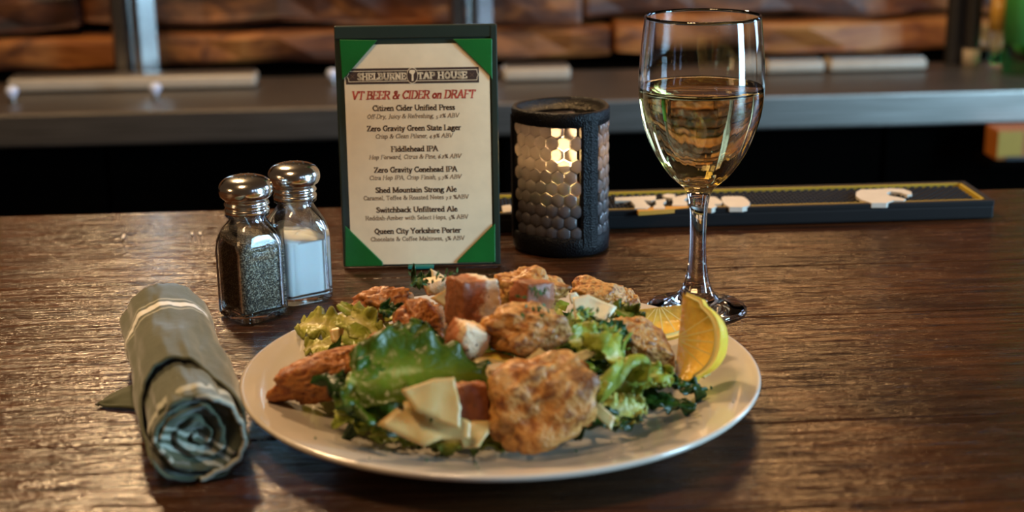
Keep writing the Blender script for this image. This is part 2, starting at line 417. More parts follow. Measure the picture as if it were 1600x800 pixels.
# draft columns
def wall_at(px, py, y):
    d = fw + rt*((px-800)/FPX) + up*((400-py)/FPX); return Vector((0, 0, CAM_H)) + d*(y/d.y)
def draft_column(px, label):
    p = wall_at(px, 130, 2.46)
    t = thing('draft_column', label, 'beer tower', (p.x, 2.46, ZB))
    lathe('base_flange', [(.0, 0), (.052, 0), (.052, .008), (.040, .014), (0, .014)], M['steel'], t, 40)
    def prism(name, pts):
        n = len(pts); vs = [(x, y, z_) for z_ in (.012, .62) for x, y in pts]
        fs = [(i, (i+1) % n, n+(i+1) % n, n+i) for i in range(n)]+[tuple(range(n-1, -1, -1)), tuple(range(n, 2*n))]
        new_mesh(name, vs, fs, M['column'], t, False)
    prism('column', [(-.036, .0), (-.030, -.008), (-.014, -.008), (-.010, -.002), (-.010, .022), (-.036, .022)])
    prism('column', [(-.006, -.004), (.0, -.012), (.012, -.012), (.036, .003), (.036, .024), (-.006, .024)])
    return t
draft_column(216, 'polished steel twin column rising from the back counter, left of the menu')
draft_column(738, 'polished steel twin column mostly hidden behind the menu board')
# rails and trays lying on the back counter
def strip(px0, px1, py, y, hh, name, label, cat):
    a, b_ = wall_at(px0, py, y), wall_at(px1, py, y)
    t = thing(name, label, cat, ((a.x+b_.x)/2, y, ZB+.003)); L = b_.x-a.x
    box('tray', -L/2, L/2, -.025, .025, 0, hh, M['pearl'], t, .006, 3, True)
    box('tray_lip', -L/2+.004, L/2-.004, -.019, .019, hh, hh+.003, M['steel'], t, .001)
strip(20, 404, 152, 2.40, .020, 'bar_rail_tray', 'long pale tray lying on the steel counter by the draft column', 'tray')
strip(786, 890, 133, 2.40, .020, 'bar_rail_tray', 'short pale tray on the steel counter, behind the candle holder', 'tray')
strip(1192, 1282, 126, 2.42, .018, 'bar_rail_tray', 'short pale tray right beside the wine glass rim on the steel counter', 'tray')
strip(1290, 1440, 124, 2.42, .018, 'bar_rail_tray', 'pale tray on the steel counter nearest the green bottle', 'tray')
for px, py, lb in ((20, 157, 'small pale blue knob at the left end of the long tray'), (245, 170, 'small pale blue knob in front of the left draft column'), (521, 144, 'small pale blue knob just left of the menu board')):
    p = wall_at(px, py, 2.30 if py > 150 else 2.40)
    t = thing('counter_knob', lb, 'knob', (p.x, p.y, ZB), group='knobs on the steel counter')
    lathe('knob_cap', spline([(0, .026), (.007, .024), (.010, .018), (.007, .011), (.005, .008)], 4), M['knob'], t, 20)
    lathe('spindle', [(.005, .009), (.004, .004), (.008, 0), (0, 0)], M['steel'], t, 16)
# bottles at the right end
def bottle(px, y, prof, gm, lm, name, label, cat, lab=None):
    p = wall_at(px, 133, y); t = thing(name, label, cat, (p.x, y, ZB))
    lathe('bottle_body', spline(prof, 5), gm, t, 32)
    if lab: lathe('bottle_label', [(lab[0], lab[1]), (lab[0]+.0006, lab[1]), (lab[0]+.0006, lab[2]), (lab[0], lab[2])], lm, t, 32, True)
    return t
BP = [(0, 0), (.038, 0), (.040, .004), (.040, .09), (.040, .25), (.030, .29), (.014, .33), (.013, .38), (0, .38)]
bottle(1602, 2.36, BP, M['bottle'], M['label'], 'liquor_bottle', 'green glass bottle at the right end of the steel counter', 'bottle', (.0406, .05, .20))
bottle(1553, 2.43, [(0, 0), (.011, 0), (.014, .02), (.014, .12), (.011, .14), (.006, .17), (0, .17)], M['glass'], M['amber'], 'slim_bottle', 'slim clear bottle with a yellow band beside the green bottle', 'bottle', (.0146, .06, .12))
bottle(1514, 2.44, [(0, 0), (.012, 0), (.013, .02), (.013, .09), (.013, .14), (.005, .17), (0, .17)], M['dark'], M['pearl'], 'slim_bottle', 'slim dark bottle, second from the green bottle', 'bottle', (.0136, .0, .03))
bottle(1487, 2.47, [(0, 0), (.015, 0), (.016, .02), (.016, .12), (.012, .15), (.006, .19), (0, .19)], M['dark'], M['pearl'], 'dark_bottle', 'dark bottle against the planks, third from the green bottle', 'bottle')
p = wall_at(1604, 222, 2.12); t = thing('snack_carton', 'orange and yellow carton on a shelf below the counter, far right', 'carton', (p.x, 2.12, p.z-.027))
box('carton_body', -.045, .06, 0, .05, 0, .046, M['orange'], t, .003)
box('carton_panel', -.044, -.006, -.0012, 0, .006, .044, M['carton_yellow'], t, .0005)
box('carton_foot_strip', -.03, .058, -.0012, 0, .0, .005, M['dark'], t)
sh = box('side_shelf', p.x-.06, p.x+.25, 2.10, 2.18, p.z-.035, p.z-.027, M['black']); tag(sh, 'black shelf board under the orange carton', 'shelf')

# ================================================================= BAR TOP
bar = thing('bar_counter', 'dark varnished plank bar top that carries the meal', 'bar counter', (0, 0, 0))
ybounds = [-.30, -.10, .12, .30, .46, P(1300, 790).y, P(1300, 655).y, P(1400, 487).y, P(1300, 413).y, 1.172]
ybounds = sorted(ybounds)
def plank(y0, y1, x0, x1):
    nx, ny = 60, 6; vs, fs = [], []
    sd = y0*31+x0
    e = .0009
    ys = [y0+.0006, y0+.0010, y0+.0014] + [y0+.0016+(y1-y0-.0032)*j/ny for j in range(1, ny)] + [y1-.0014, y1-.0010, y1-.0006]
    for i in range(nx+1):
        x = x0+(x1-x0)*i/nx
        wob = .0012*noise.noise(Vector((x*9, y0*50, 0))); wob2 = .0012*noise.noise(Vector((x*9, y1*50, 0)))
        for j, y in enumerate(ys):
            f_ = (y-y0)/(y1-y0); yy = y+wob*(1-f_)+wob2*f_
            zz = -.0004 + .0004*noise.noise(Vector((x*8, y*30, sd)))
            if j in (0, len(ys)-1): zz -= .0010
            vs.append((x, yy, min(zz, 0)))
    m_ = len(ys)
    for i in range(nx):
        for j in range(m_-1): fs.append((i*m_+j, (i+1)*m_+j, (i+1)*m_+j+1, i*m_+j+1))
    base = len(vs)
    for i in range(nx+1):
        vs.append((x0+(x1-x0)*i/nx, vs[i*m_][1], -.035)); vs.append((x0+(x1-x0)*i/nx, vs[i*m_+m_-1][1], -.035))
    for i in range(nx):
        fs.append((i*m_, base+2*i, base+2*i+2, (i+1)*m_)); fs.append((i*m_+m_-1, (i+1)*m_+m_-1, base+2*i+3, base+2*i+1))
        fs.append((base+2*i, base+2*i+1, base+2*i+3, base+2*i+2))
    fs.append(tuple(range(m_-1, -1, -1))+(base, base+1)); l = nx*m_
    fs.append(tuple(range(l, l+m_))+(base+2*nx+1, base+2*nx))
    new_mesh('plank', vs, fs, M['bar'], bar, True)
for y0, y1 in zip(ybounds, ybounds[1:]):
    plank(y0, y1, -1.1, 1.3)
box('bar_underframe', -1.05, 1.25, -.25, 1.14, -.06, -.036, M['black'], bar)
box('bar_front_panel', -1.05, 1.25, 1.09, 1.12, -1.1, -.061, M['black'], bar)

# ================================================================= SPILL MAT
yF = P(1300, 349).y; yB_ = yF+.066
mx1 = P(1552, 342).x; mx0 = P(600, 340).x
mat_ = thing('spill_mat', 'long black rubber bar mat with yellow edge line and white raised lettering', 'bar mat', (0, 0, .0002))
HM = .0145
box('mat_base', mx0, mx1, yF, yB_, 0, HM-.004, M['rubber'], mat_, .0015)
for a in ((mx0, mx1, yF, yF+.005), (mx0, mx1, yB_-.005, yB_), (mx0, mx0+.005, yF+.005, yB_-.005), (mx1-.005, mx1, yF+.005, yB_-.005)):
    box('raised_rim', a[0], a[1], a[2], a[3], HM-.0045, HM, M['rubber'], mat_, .0008)
i0 = .0052
for a in ((mx0+i0, mx1-i0, yF+i0, yF+i0+.0022), (mx0+i0, mx1-i0, yB_-i0-.0022, yB_-i0), (mx0+i0, mx0+i0+.0022, yF+i0, yB_-i0), (mx1-i0-.0022, mx1-i0, yF+i0, yB_-i0)):
    box('yellow_line', a[0], a[1], a[2], a[3], HM-.0045, HM-.0004, M['yellow'], mat_)
bm = bmesh.new(); s_ = .0062; j = 0
y = yF+.011
while y < yB_-.010:
    x = mx0+.012 + (s_/2 if j % 2 else 0)
    while x < mx1-.011:
        r_ = bmesh.ops.create_cone(bm, cap_ends=True, segments=4, radius1=.0030, radius2=.0017, depth=.0035)
        bmesh.ops.translate(bm, vec=(x, y, HM-.0025), verts=r_['verts']); x += s_
    y += s_*.62; j += 1
nub = from_bm('rubber_nubs', bm, M['rubber'], mat_); nub['kind'] = 'stuff'
def relief(name, pts, mat, parent, z0, z1):
    bm = bmesh.new()
    vs = [bm.verts.new((*P(x, y, z1).xy, z1)) for x, y in pts]; f = bm.faces.new(vs)
    if f.normal.z < 0: f.normal_flip()
    r_ = bmesh.ops.extrude_face_region(bm, geom=[f]); ev = [v for v in r_['geom'] if isinstance(v, bmesh.types.BMVert)]
    for v in ev: v.co.z = z0
    bmesh.ops.recalc_face_normals(bm, faces=bm.faces)
    return from_bm(name, bm, mat, parent)
ZL = HM+.0008
LET = [
 [(961, 309), (1025, 306), (1025, 312), (1018, 314), (1006, 313), (1012, 320), (1016, 322), (1010, 326), (992, 326), (992, 321), (986, 314), (961, 314)],
 [(1024, 313), (1040, 311), (1041, 315), (1036, 317), (1037, 321), (1039, 323), (1038, 326), (1021, 326), (1021, 322), (1026, 320), (1025, 316)],
 [(1035, 305), (1043, 303), (1055, 304), (1054, 308), (1050, 310), (1042, 309), (1038, 308)],
 [(1050, 309), (1074, 304), (1074, 309), (1068, 313), (1074, 316), (1074, 321), (1050, 321), (1052, 316)],
 [(1100, 309), (1106, 307), (1118, 308), (1124, 312), (1129, 316), (1126, 319), (1116, 319), (1120, 323), (1112, 326), (1100, 324), (1098, 318), (1108, 317), (1108, 313)],
 [(1127, 309), (1132, 307), (1154, 307), (1162, 308), (1168, 312), (1172, 317), (1170, 322), (1160, 324), (1140, 324), (1133, 320), (1129, 315)],
]
for l in LET: relief('lettering', l, M['white'], mat_, HM-.003, ZL)
relief('lettering', [(784, 322), (797, 320), (800, 325), (798, 331), (786, 332)], M['white'], mat_, HM-.003, ZL)
relief('amber_underline', [(995, 328), (1000, 325), (1075, 321), (1075, 325), (1040, 328), (998, 331)], M['copper'], mat_, HM-.003, ZL-.0006)
relief('emblem', [(1338, 300), (1345, 296.5), (1366, 296), (1390, 294.5), (1412, 295.5), (1424, 300), (1425, 304), (1418, 305), (1408, 301.5), (1392, 299.5), (1385, 302), (1390, 306), (1404, 308.5), (1415, 311), (1412, 314), (1396, 313.5), (1385, 317.5), (1362, 317.5), (1345, 312), (1337, 306)], M['white'], mat_, HM-.003, ZL)

# ================================================================= SERIF LETTERING
G = {
'a': (4.5, 'c.6,3.8 1.8,4.6 3,4 3.2,3 3.2,.8 4.2,.2|c3.2,2.8 1.4,2.4 .5,1.3 1.2,.2 2.4,.4 3.2,1.2', ''),
'b': (5, 'l.9,7 .9,.2|c.9,3.4 2.4,4.6 4.2,2.4 2.6,.1 .9,1', '.5,7'),
'c': (4.2, 'c3.6,3.7 2.3,4.6 .6,2.3 2.3,.1 3.7,.9', ''),
'd': (5.1, 'l3.9,7 3.9,0|c3.9,3.4 2.5,4.6 .6,2.3 2.3,.1 3.9,1', '3.4,7 4.4,0'),
'e': (4.4, 'l.7,2.6 3.7,2.6|c3.7,2.6 2.3,4.6 .6,2.3 2.3,.1 3.8,.9', ''),
'f': (3, 'c3.2,6.4 2.3,7 1.3,6 1.3,4.5|l1.3,5 1.3,0|l.2,4.4 2.6,4.4', '1.3,0'),
'g': (4.7, 'c2.1,4.5 .8,3.2 2.1,1.9 3.4,3.2 2.1,4.5|l3,4.2 4.4,4.5|c1.2,2 .8,1.1 3.2,.6 4,-.8 2,-2.1 .4,-1.2 1.2,.5', ''),
'h': (5, 'l1,7 1,0|c1,3.2 2.6,4.6 3.8,3.6 3.9,0', '1,0 3.9,0 .6,7'),
'i': (2.5, 'l1.2,4.4 1.2,0|l1.2,6.2 1.2,6.5', '1.2,0 .9,4.4'),
'k': (4.9, 'l1,7 1,0|l3.8,4.4 1.2,2|l2,2.8 4,0', '1,0 4.1,0 3.6,4.4 .6,7'),
'l': (2.5, 'l1.2,7 1.2,0', '1.2,0 .8,7'),
'm': (7.5, 'l1,4.5 1,0|c1,3.2 2.4,4.6 3.6,3.6 3.7,0|c3.7,3.2 5.1,4.6 6.3,3.6 6.4,0', '1,0 3.7,0 6.4,0 .6,4.4'),
'n': (5, 'l1,4.5 1,0|c1,3.2 2.6,4.6 3.8,3.6 3.9,0', '1,0 3.9,0 .6,4.4'),
'o': (4.8, 'c2.4,4.6 .6,2.3 2.4,.1 4.2,2.3 2.4,4.6', ''),
'p': (5, 'l1,4.5 1,-2.1|c.9,3.4 2.4,4.6 4.2,2.4 2.6,.1 .9,1', '1,-2.1 .6,4.4'),
'r': (3.5, 'l1,4.5 1,0|c1,3 2.2,4.5 3.2,4', '1,0 .6,4.4'),
's': (3.8, 'c3.1,3.7 1.9,4.6 .8,3.6 2,2.4 3.2,1.2 1.9,.1 .6,.9', ''),
't': (3.1, 'l1.4,5.8 1.4,.9|c1.4,1 2,.1 3,.5|l.2,4.4 2.8,4.4', ''),
'u': (5, 'l1,4.4 1,1.3|c1,1.3 2.2,.1 3.8,1.2|l3.8,4.4 3.8,0', '.6,4.4 3.4,4.4 4.2,0'),
'v': (4.6, 'l.6,4.4 2.3,.2 4,4.4', '.5,4.4 4.1,4.4'),
'w': (6.8, 'l.6,4.4 2,.2 3.4,4.2 4.9,.2 6.3,4.4', '.5,4.4 6.3,4.4'),
'y': (4.6, 'l.6,4.4 2.4,.2|l4.1,4.4 1.7,-1.8 .7,-2', '.5,4.4 4.1,4.4'),
'z': (4.3, 'l.6,4.3 3.7,4.3 .6,.2 3.8,.2', ''),
'A': (6.8, 'l.6,0 3.3,7 6,0|l1.8,2.4 4.8,2.4', '.6,0 6,0'),
'B': (6, 'l1.2,0 1.2,7|c1.2,6.9 4.4,6.3 4.2,4.2 1.2,3.8|c1.2,3.8 5.1,3.2 4.9,.8 1.2,.2', '.8,0 .8,7'),
'C': (6.3, 'c5.6,5.6 3.5,7 .8,3.5 3.5,.1 5.8,1.4|l5.6,7 5.6,5.3', ''),
'D': (6.8, 'l1.2,0 1.2,7|c1.2,6.9 4.6,6.5 6.1,3.5 4.6,.5 1.2,.2', '.8,0 .8,7'),
'E': (5.8, 'l1.2,0 1.2,7|l1.2,6.8 5,6.8 5,5.6|l1.2,3.6 3.9,3.6|l1.2,.2 5.2,.2 5.2,1.5', '.8,0 .8,7'),
'F': (5.5, 'l1.2,0 1.2,7|l1.2,6.8 5,6.8 5,5.6|l1.2,3.6 3.9,3.6', '1.2,0 .8,7'),
'G': (6.8, 'c5.6,5.6 3.5,7 .8,3.5 3.5,.1 5.6,1.2|l5.6,1.2 5.6,3.1|l5.6,7 5.6,5.3', '5.4,3.1'),
'H': (7.2, 'l1.2,0 1.2,7|l5.9,0 5.9,7|l1.2,3.6 5.9,3.6', '1.2,0 1.2,7 5.9,0 5.9,7'),
'I': (3, 'l1.5,0 1.5,7', '1.5,0 1.5,7'),
'J': (3.8, 'l2.4,7 2.4,1|c2.4,1 1.6,-.7 .4,-.8', '2.4,7'),
'L': (5.5, 'l1.2,0 1.2,7|l1.2,.2 5.1,.2 5.1,1.6', '.8,0 1.2,7'),
'M': (8.4, 'l1.2,0 1.2,7 4.2,.6 7.1,7 7.1,0', '1.2,0 7.1,0 .8,7 7.4,7'),
'N': (7.2, 'l1.2,0 1.2,7 5.9,.2 5.9,7', '1.2,0 .8,7 5.9,7'),
'O': (7, 'c3.5,7 .8,3.5 3.5,.1 6.2,3.5 3.5,7', ''),
'P': (5.6, 'l1.2,0 1.2,7|c1.2,6.9 4.8,6.3 4.7,3.8 1.2,3.2', '1.2,0 .8,7'),
'Q': (7, 'c3.5,7 .8,3.5 3.5,.1 6.2,3.5 3.5,7|l3.2,.3 6.6,-1.5', ''),
'R': (6.4, 'l1.2,0 1.2,7|c1.2,6.9 4.8,6.4 4.6,4 1.2,3.5|l3.2,3.5 5.8,0', '1.2,0 .8,7 5.9,0'),
'S': (5, 'c4.3,5.7 2.5,7 .9,5.5 2.4,3.8 4.4,1.8 2.5,.1 .7,1.3', ''),
'T': (6, 'l3,0 3,7|l.6,5.6 .6,6.8 5.4,6.8 5.4,5.6', '3,0'),
'U': (7, 'l1.2,7 1.2,2|c1.2,2.2 3.5,.1 5.8,2.2|l5.8,2 5.8,7', '1.2,7 5.8,7'),
'V': (6.6, 'l.7,7 3.3,.2 5.9,7', '.7,7 5.9,7'),
'Y': (6.2, 'l.7,7 3.1,3.4 5.5,7|l3.1,3.6 3.1,0', '.7,7 5.5,7 3.1,0'),
'Z': (5.8, 'l.9,5.6 .9,6.8 5,6.8 .8,.2 5.2,.2 5.2,1.5', ''),
'&': (7, 'c6.4,3.4 4.6,.8 2.2,.1 .8,1.8 3.6,4.4 3.4,6.6 2,6.6 1.8,5 6.2,.2', '6.2,3.8'),
'%': (6.6, 'c1.7,6.6 .6,5.2 1.7,3.8 2.8,5.2 1.7,6.6|l5,6.8 1.6,.1|c4.9,3 3.8,1.6 4.9,.2 6,1.6 4.9,3', ''),
'2': (4, 'c.7,3.6 2,4.5 3,3.4 .7,.2|l.7,.2 3.5,.2', ''),
'4': (4.2, 'l2.9,-1.8 2.9,4.2 .5,.3 3.9,.3', ''),
'5': (3.8, 'l3.2,3 1,3 1,.9|c1,1 3,.2 2.4,-1.6 .5,-1.7', ''),
'6': (4.2, 'c3.4,6.6 .8,4 .9,1.4 2.2,.1 3.5,1.8 2.3,3.6 .8,2', ''),
'7': (4, 'l.6,3.2 3.6,3.2 1.4,-1.8', ''),
'9': (4.2, 'c3.3,3.4 2,4.5 .7,3 2,1.4 3.3,3.4 3.2,.5 .9,-1.8', ''),
'.': (2.2, 'l1,.3 1.05,.4', ''), ',': (2.2, 'l1.1,.4 .7,-1.1', ''), '-': (3, 'l.5,2.3 2.5,2.3', ''), ' ': (2.7, '', '')}
def pts_(s): return [tuple(float(q) for q in a.split(',')) for a in s.split()]
def hull(ps):
    ps = sorted(set(ps)); cr = lambda o, a, b: (a[0]-o[0])*(b[1]-o[1])-(a[1]-o[1])*(b[0]-o[0])
    lo, hi = [], []
    for p_ in ps:
        while len(lo) > 1 and cr(lo[-2], lo[-1], p_) <= 0: lo.pop()
        lo.append(p_)
    for p_ in reversed(ps):
        while len(hi) > 1 and cr(hi[-2], hi[-1], p_) <= 0: hi.pop()
        hi.append(p_)
    return lo[:-1]+hi[:-1]
def lettering(text, cx, zc, width, cap, mat, parent, yoff, nx=.62, ny=.30, slant=0.0, serif=1.15, sth=.26, name='lettering', gap=0.0):
    """flat printed text on the x-z plane facing -y, centred at cx with its baseline at zc"""
    tot = sum(G[c][0]+gap for c in text); sx = width/tot; sz = cap/7
    vs, fs = [], []; x = cx-width/2
    def add(poly):
        h = hull(poly); b0 = len(vs)
        for a, b_ in h: vs.append((x+(a+slant*b_)*sx, yoff, zc+b_*sz))
        fs.append(tuple(range(b0, b0+len(h))))
    for ch in text:
        adv, st, sf = G[ch]
        for s in filter(None, st.split('|')):
            p_ = pts_(s[1:])
            if s[0] == 'c': p_ = spline(p_, 4)
            for a, b_ in zip(p_, p_[1:]):
                add([(q[0]+dx, q[1]+dy) for q in (a, b_) for dx in (-nx, nx) for dy in (-ny, ny)])
        for q in pts_(sf):
            add([(q[0]+dx, q[1]+dy) for dx in (-serif-nx*.4, serif+nx*.4) for dy in (-sth, sth)])
        x += (adv+gap)*sx
    o = new_mesh(name, vs, fs, mat, parent, False); return o

# ================================================================= MENU BOARD
mb = P(540, 420); mr = P(779, 416); MW = (mr-mb).length; MH = .1675
ang = math.atan2(mr.y-mb.y, mr.x-mb.x)
menu = thing('menu_board', 'standing green cornered menu board listing drafts on a cream card', 'menu', ((mb.x+mr.x)/2, (mb.y+mr.y)/2, .0012), rot=(R(-3.5), 0, ang))
box('board', -MW/2-.0015, MW/2+.0015, 0, .0045, 0, MH, M['green_board'], menu, .0012)
box('top_fold', -MW/2-.001, MW/2+.001, -.0012, 0, MH-.0085, MH-.0004, M['green_board'], menu, .0005)
k_ = MH/378.0
def mx(px, py):  # photograph position on the board -> board coordinates
    f_ = (py-42)/378.0; l = 526+13*f_; r_ = 776+4*f_
    return ((px-l)/(r_-l)-.5)*MW, MH*(1-f_)
box('edge_strip', MW/2-.0030, MW/2+.0012, -.0016, 0, .001, MH-.001, M['green_board'], menu, .0006)
c0 = mx(537, 64); c1 = mx(771, 416)
new = box('card', c0[0], c1[0], -.0010, 0, c1[1], c0[1]-.003, M['paper'], menu)
card = new
for cs in ([(532, 62), (592, 64), (586, 70), (536, 124)], [(710, 64), (772, 64), (772, 128), (768, 120)], [(539, 352), (598, 412), (598, 418), (539, 418)], [(775, 352), (775, 415), (714, 415), (716, 411)]):
    pl = [mx(*c) for c in cs]; bm = bmesh.new()
    vs = [bm.verts.new((a, -.0026, b_)) for a, b_ in pl]; f = bm.faces.new(vs)
    r_ = bmesh.ops.extrude_face_region(bm, geom=[f])
    for v in r_['geom']:
        if isinstance(v, bmesh.types.BMVert): v.co.y = -.0008
    bmesh.ops.recalc_face_normals(bm, faces=bm.faces)
    bmesh.ops.bevel(bm, geom=bm.edges[:], offset=.0005, segments=1, affect='EDGES')
    from_bm('corner_pocket', bm, M['green'], menu)
box('easel_leg', -.02, .02, .0045, .006, .001, .11, M['green_board'], menu, .0005).rotation_euler = (R(0), 0, 0)
box('foot_tab', mx(638, 416)[0], mx(678, 416)[0], -.006, .004, -.0008, .0012, M['teal'], menu, .0004)
YT = -.00115
b0 = mx(541, 107); b1 = mx(751, 131)
bn = box('banner', b0[0], b1[0], -.00118, -.0009, b1[1], b0[1], M['banner'], card)
bn['label'] = 'dark brown name banner across the card'
def cap_text(t_, px0, px1, py_base, capx, **k):
    cx = mx((px0+px1)/2, py_base); wd = mx(px1, py_base)[0]-mx(px0, py_base)[0]
    return lettering(t_, cx[0], cx[1], wd, capx*k_, k.pop('mat'), k.pop('parent'), k.pop('yoff', YT), **k)
bold = dict(nx=.95, ny=.62, serif=1.2, sth=.62, gap=.5)
cap_text('SHELBURNE', 560, 637, 124.5, 10, mat=M['paper'], parent=card, yoff=-.0013, **bold)
cap_text('TAP HOUSE', 655, 733, 124, 10, mat=M['paper'], parent=card, yoff=-.0013, **bold)
def flat_poly(name, polys, mat, parent, yoff):
    vs, fs = [], []
    for pl in polys:
        b_ = len(vs); vs += [(mx(*q)[0], yoff, mx(*q)[1]) for q in pl]; fs.append(tuple(range(b_, b_+len(pl))))
    return new_mesh(name, vs, fs, mat, parent, False)
def line_px(pts, w_):
    out = []
    for a, b_ in zip(pts, pts[1:]):
        dx, dy = b_[0]-a[0], b_[1]-a[1]; L = math.hypot(dx, dy); nx_, ny_ = -dy/L*w_/2, dx/L*w_/2
        out.append([(a[0]+nx_, a[1]+ny_), (b_[0]+nx_, b_[1]+ny_), (b_[0]-nx_, b_[1]-ny_), (a[0]-nx_, a[1]-ny_)])
    return out
frm = [(546, 111), (748, 111), (748, 115), (750, 119), (748, 123), (748, 127), (546, 127), (546, 123), (543, 119), (546, 115), (546, 111)]
flat_poly('banner_outline', line_px(frm, .9), M['paper'], card, -.0013)
for cx in (552, 740):
    flat_poly('cross_mark', line_px([(cx-3, 116), (cx+3, 122)], .8)+line_px([(cx-3, 122), (cx+3, 116)], .8), M['ink2'], card, -.0013)
circ = lambda r_, n=28: [(646+.72*r_*math.cos(2*PI*i/n), 118.6+r_*math.sin(2*PI*i/n)) for i in range(n)]
flat_poly('emblem_ring', [circ(12.5)], M['paper'], card, -.00135)
flat_poly('emblem_disc', [circ(11.3)], M['banner'], card, -.0014)
flat_poly('tap_handle_emblem', [[(642, 110), (650, 110), (651, 113), (648, 117), (648, 127), (645, 127), (645, 117), (641, 114)]], M['paper'], card, -.00145)
cap_text('VT BEER & CIDER on DRAFT', 550, 744, 154.5, 12.5, mat=M['red'], parent=card, slant=.22, nx=.75, ny=.34)
ITEMS = [('Citizen Cider Unified Press', 583, 713, 172.5, 'Off-Dry, Juicy & Refreshing, 5.2% ABV', 574, 719, 184.5, 1),
 ('Zero Gravity Green State Lager', 574, 722, 204, 'Crisp & Clean Pilsner, 4.9% ABV', 587, 709, 215.5, 1),
 ('Fiddlehead IPA', 612, 686, 236.5, 'Hop Forward, Citrus & Pine, 6.2% ABV', 577, 722, 248, 1),
 ('Zero Gravity Conehead IPA', 585, 716, 269, 'Citra Hop IPA, Crisp Finish, 5.7% ABV', 577, 722, 280.5, 1),
 ('Shed Mountain Strong Ale', 587, 715, 301, 'Caramel, Toffee & Roasted Notes 7.2 %ABV', 568, 734, 312.5, 0),
 ('Switchback Unfiltered Ale', 588, 716, 332.5, 'Reddish-Amber with Select Hops, 5% ABV', 571, 733, 344.5, 0),
 ('Queen City Yorkshire Porter', 585, 721, 366.5, 'Chocolate & Coffee Maltiness, 5% ABV', 579, 727, 378.5, 0)]
for a in ITEMS:
    cap_text(a[0], a[1], a[2], a[3], 8.3, mat=M['ink'], parent=card, nx=.72, ny=.34)
    cap_text(a[4], a[5], a[6], a[7], 6.6, mat=M['ink2'], parent=card, nx=.42, ny=.26, serif=.8, slant=.2 if a[8] else 0)

# ================================================================= CANDLE HOLDER
cb = P(880, 384); CR = .0352
def crad(phi): return CR*(1+.045*math.cos(3*(phi-CPH)))
CPH = math.atan2(-1, .52)
ch = thing('candle_holder', 'black metal candle holder with honeycomb glass sides and a lit candle', 'candle holder', (cb.x, cb.y, .0003))
HC = .1045
def ring(name, z0, z1, t_, mat, parent, off=0.0, bevel=.0012):
    prof = [(-t_+bevel, z0), (0-bevel, z0), (0, z0+bevel), (0, z1-bevel), (-bevel, z1), (-t_+bevel, z1), (-t_, z1-bevel), (-t_, z0+bevel)]
    n = 120; vs, fs = [], []
    for i in range(n):
        a = 2*PI*i/n; rr = crad(a)+off
        for d, z_ in prof: vs.append(((rr+d)*math.cos(a), (rr+d)*math.sin(a), z_))
    m_ = len(prof)
    for i in range(n):
        for j in range(m_): fs.append((i*m_+j, ((i+1) % n)*m_+j, ((i+1) % n)*m_+(j+1) % m_, i*m_+(j+1) % m_))
    return new_mesh(name, vs, fs, mat, parent, True)
ring('bottom_band', .001, .0150, .004, M['iron'], ch)
ring('top_band', HC-.0105, HC, .004, M['iron'], ch)
lathe('base_disc', [(0, 0), (.0315, 0), (.0315, .003), (0, .003)], M['iron'], ch, 48)
for k in range(3):
    a = CPH+k*2*PI/3; vs, fs = [], []; hw = .0075/CR
    cs = [(-1, -.004), (-1, -.0006), (-.8, .0004), (0, .0009), (.8, .0004), (1, -.0006), (1, -.004)]
    for z_ in (.008, HC-.006):
        for u_, d in cs:
            aa = a+u_*hw*.95; rr = crad(aa)+d; vs.append((rr*math.cos(aa), rr*math.sin(aa), z_))
    m_ = len(cs)
    for j in range(m_): fs.append((j, (j+1) % m_, m_+(j+1) % m_, m_+j))
    new_mesh('post', vs, fs, M['iron'], ch, False)
# honeycomb glass: each cell a domed hexagon
hexr = .00545
def hex_mesh():
    vs = []; fs = []
    for rr, d in ((1.0, -.0006), (1.0, .0002), (.86, .0008), (.5, .0015), (.0, .0018)):
        for j in range(6 if rr else 1):
            a = PI/6+PI/3*j; vs.append((rr*hexr*.945*math.cos(a), rr*hexr*.945*math.sin(a), d))
    for l in range(3):
        for j in range(6): fs.append((l*6+j, l*6+(j+1) % 6, (l+1)*6+(j+1) % 6, (l+1)*6+j))
    for j in range(6): fs.append((18+j, 18+(j+1) % 6, 24))
    fs.append((5, 4, 3, 2, 1, 0))
    me = bpy.data.meshes.new('hexagon_cell'); me.from_pydata(vs, [], fs); me.materials.append(M['hex'])
    for p_ in me.polygons: p_.use_smooth = len(p_.vertices) < 5 and p_.index > 5
    return me
hm = hex_mesh()
gp = ring('glass_sleeve', .012, HC-.009, .0012, thin_glass('sleeve_glass', (.62, .62, .64), 1.0, .05), ch, -.0042, .0003)
NC = int(2*PI*CR/(hexr*math.sqrt(3))); da = 2*PI/NC; zr = .0175; row = 0
while zr < HC-.013:
    for i in range(NC):
        a = (i+.5*(row % 2))*da
        if any(abs((a-(CPH+k*2*PI/3)+PI) % (2*PI)-PI) < .19 for k in range(3)): continue
        rr = crad(a)-.0020; o = bpy.data.objects.new('hexagon_cell', hm); COL.objects.link(o); o.parent = gp
        o.location = (rr*math.cos(a), rr*math.sin(a), zr)
        dr = (crad(a+.01)-crad(a-.01))/.02; na = a-math.atan2(dr, crad(a))
        zx = Vector((math.cos(na), math.sin(na), 0)); xx = Vector((-math.sin(na), math.cos(na), 0))
        o.rotation_euler = Matrix((xx, Vector((0, 0, 1)), zx)).transposed().to_euler()
    zr += hexr*1.5; row += 1
cup = lathe('votive_cup', [(0, .004), (.023, .004), (.0245, .05), (.0245, .0645), (.0228, .0645), (.0225, .048), (.0215, .0065), (0, .0065)], M['shaker_glass'], ch, 48)
lathe('candle', [(0, .007), (.0205, .007), (.0215, .040), (.0195, .0425), (.006, .0415), (0, .0415)], M['wax'], cup, 40)
lathe('wick', [(.0006, .041), (.0006, .053), (0, .053)], M['dark'], cup, 8)
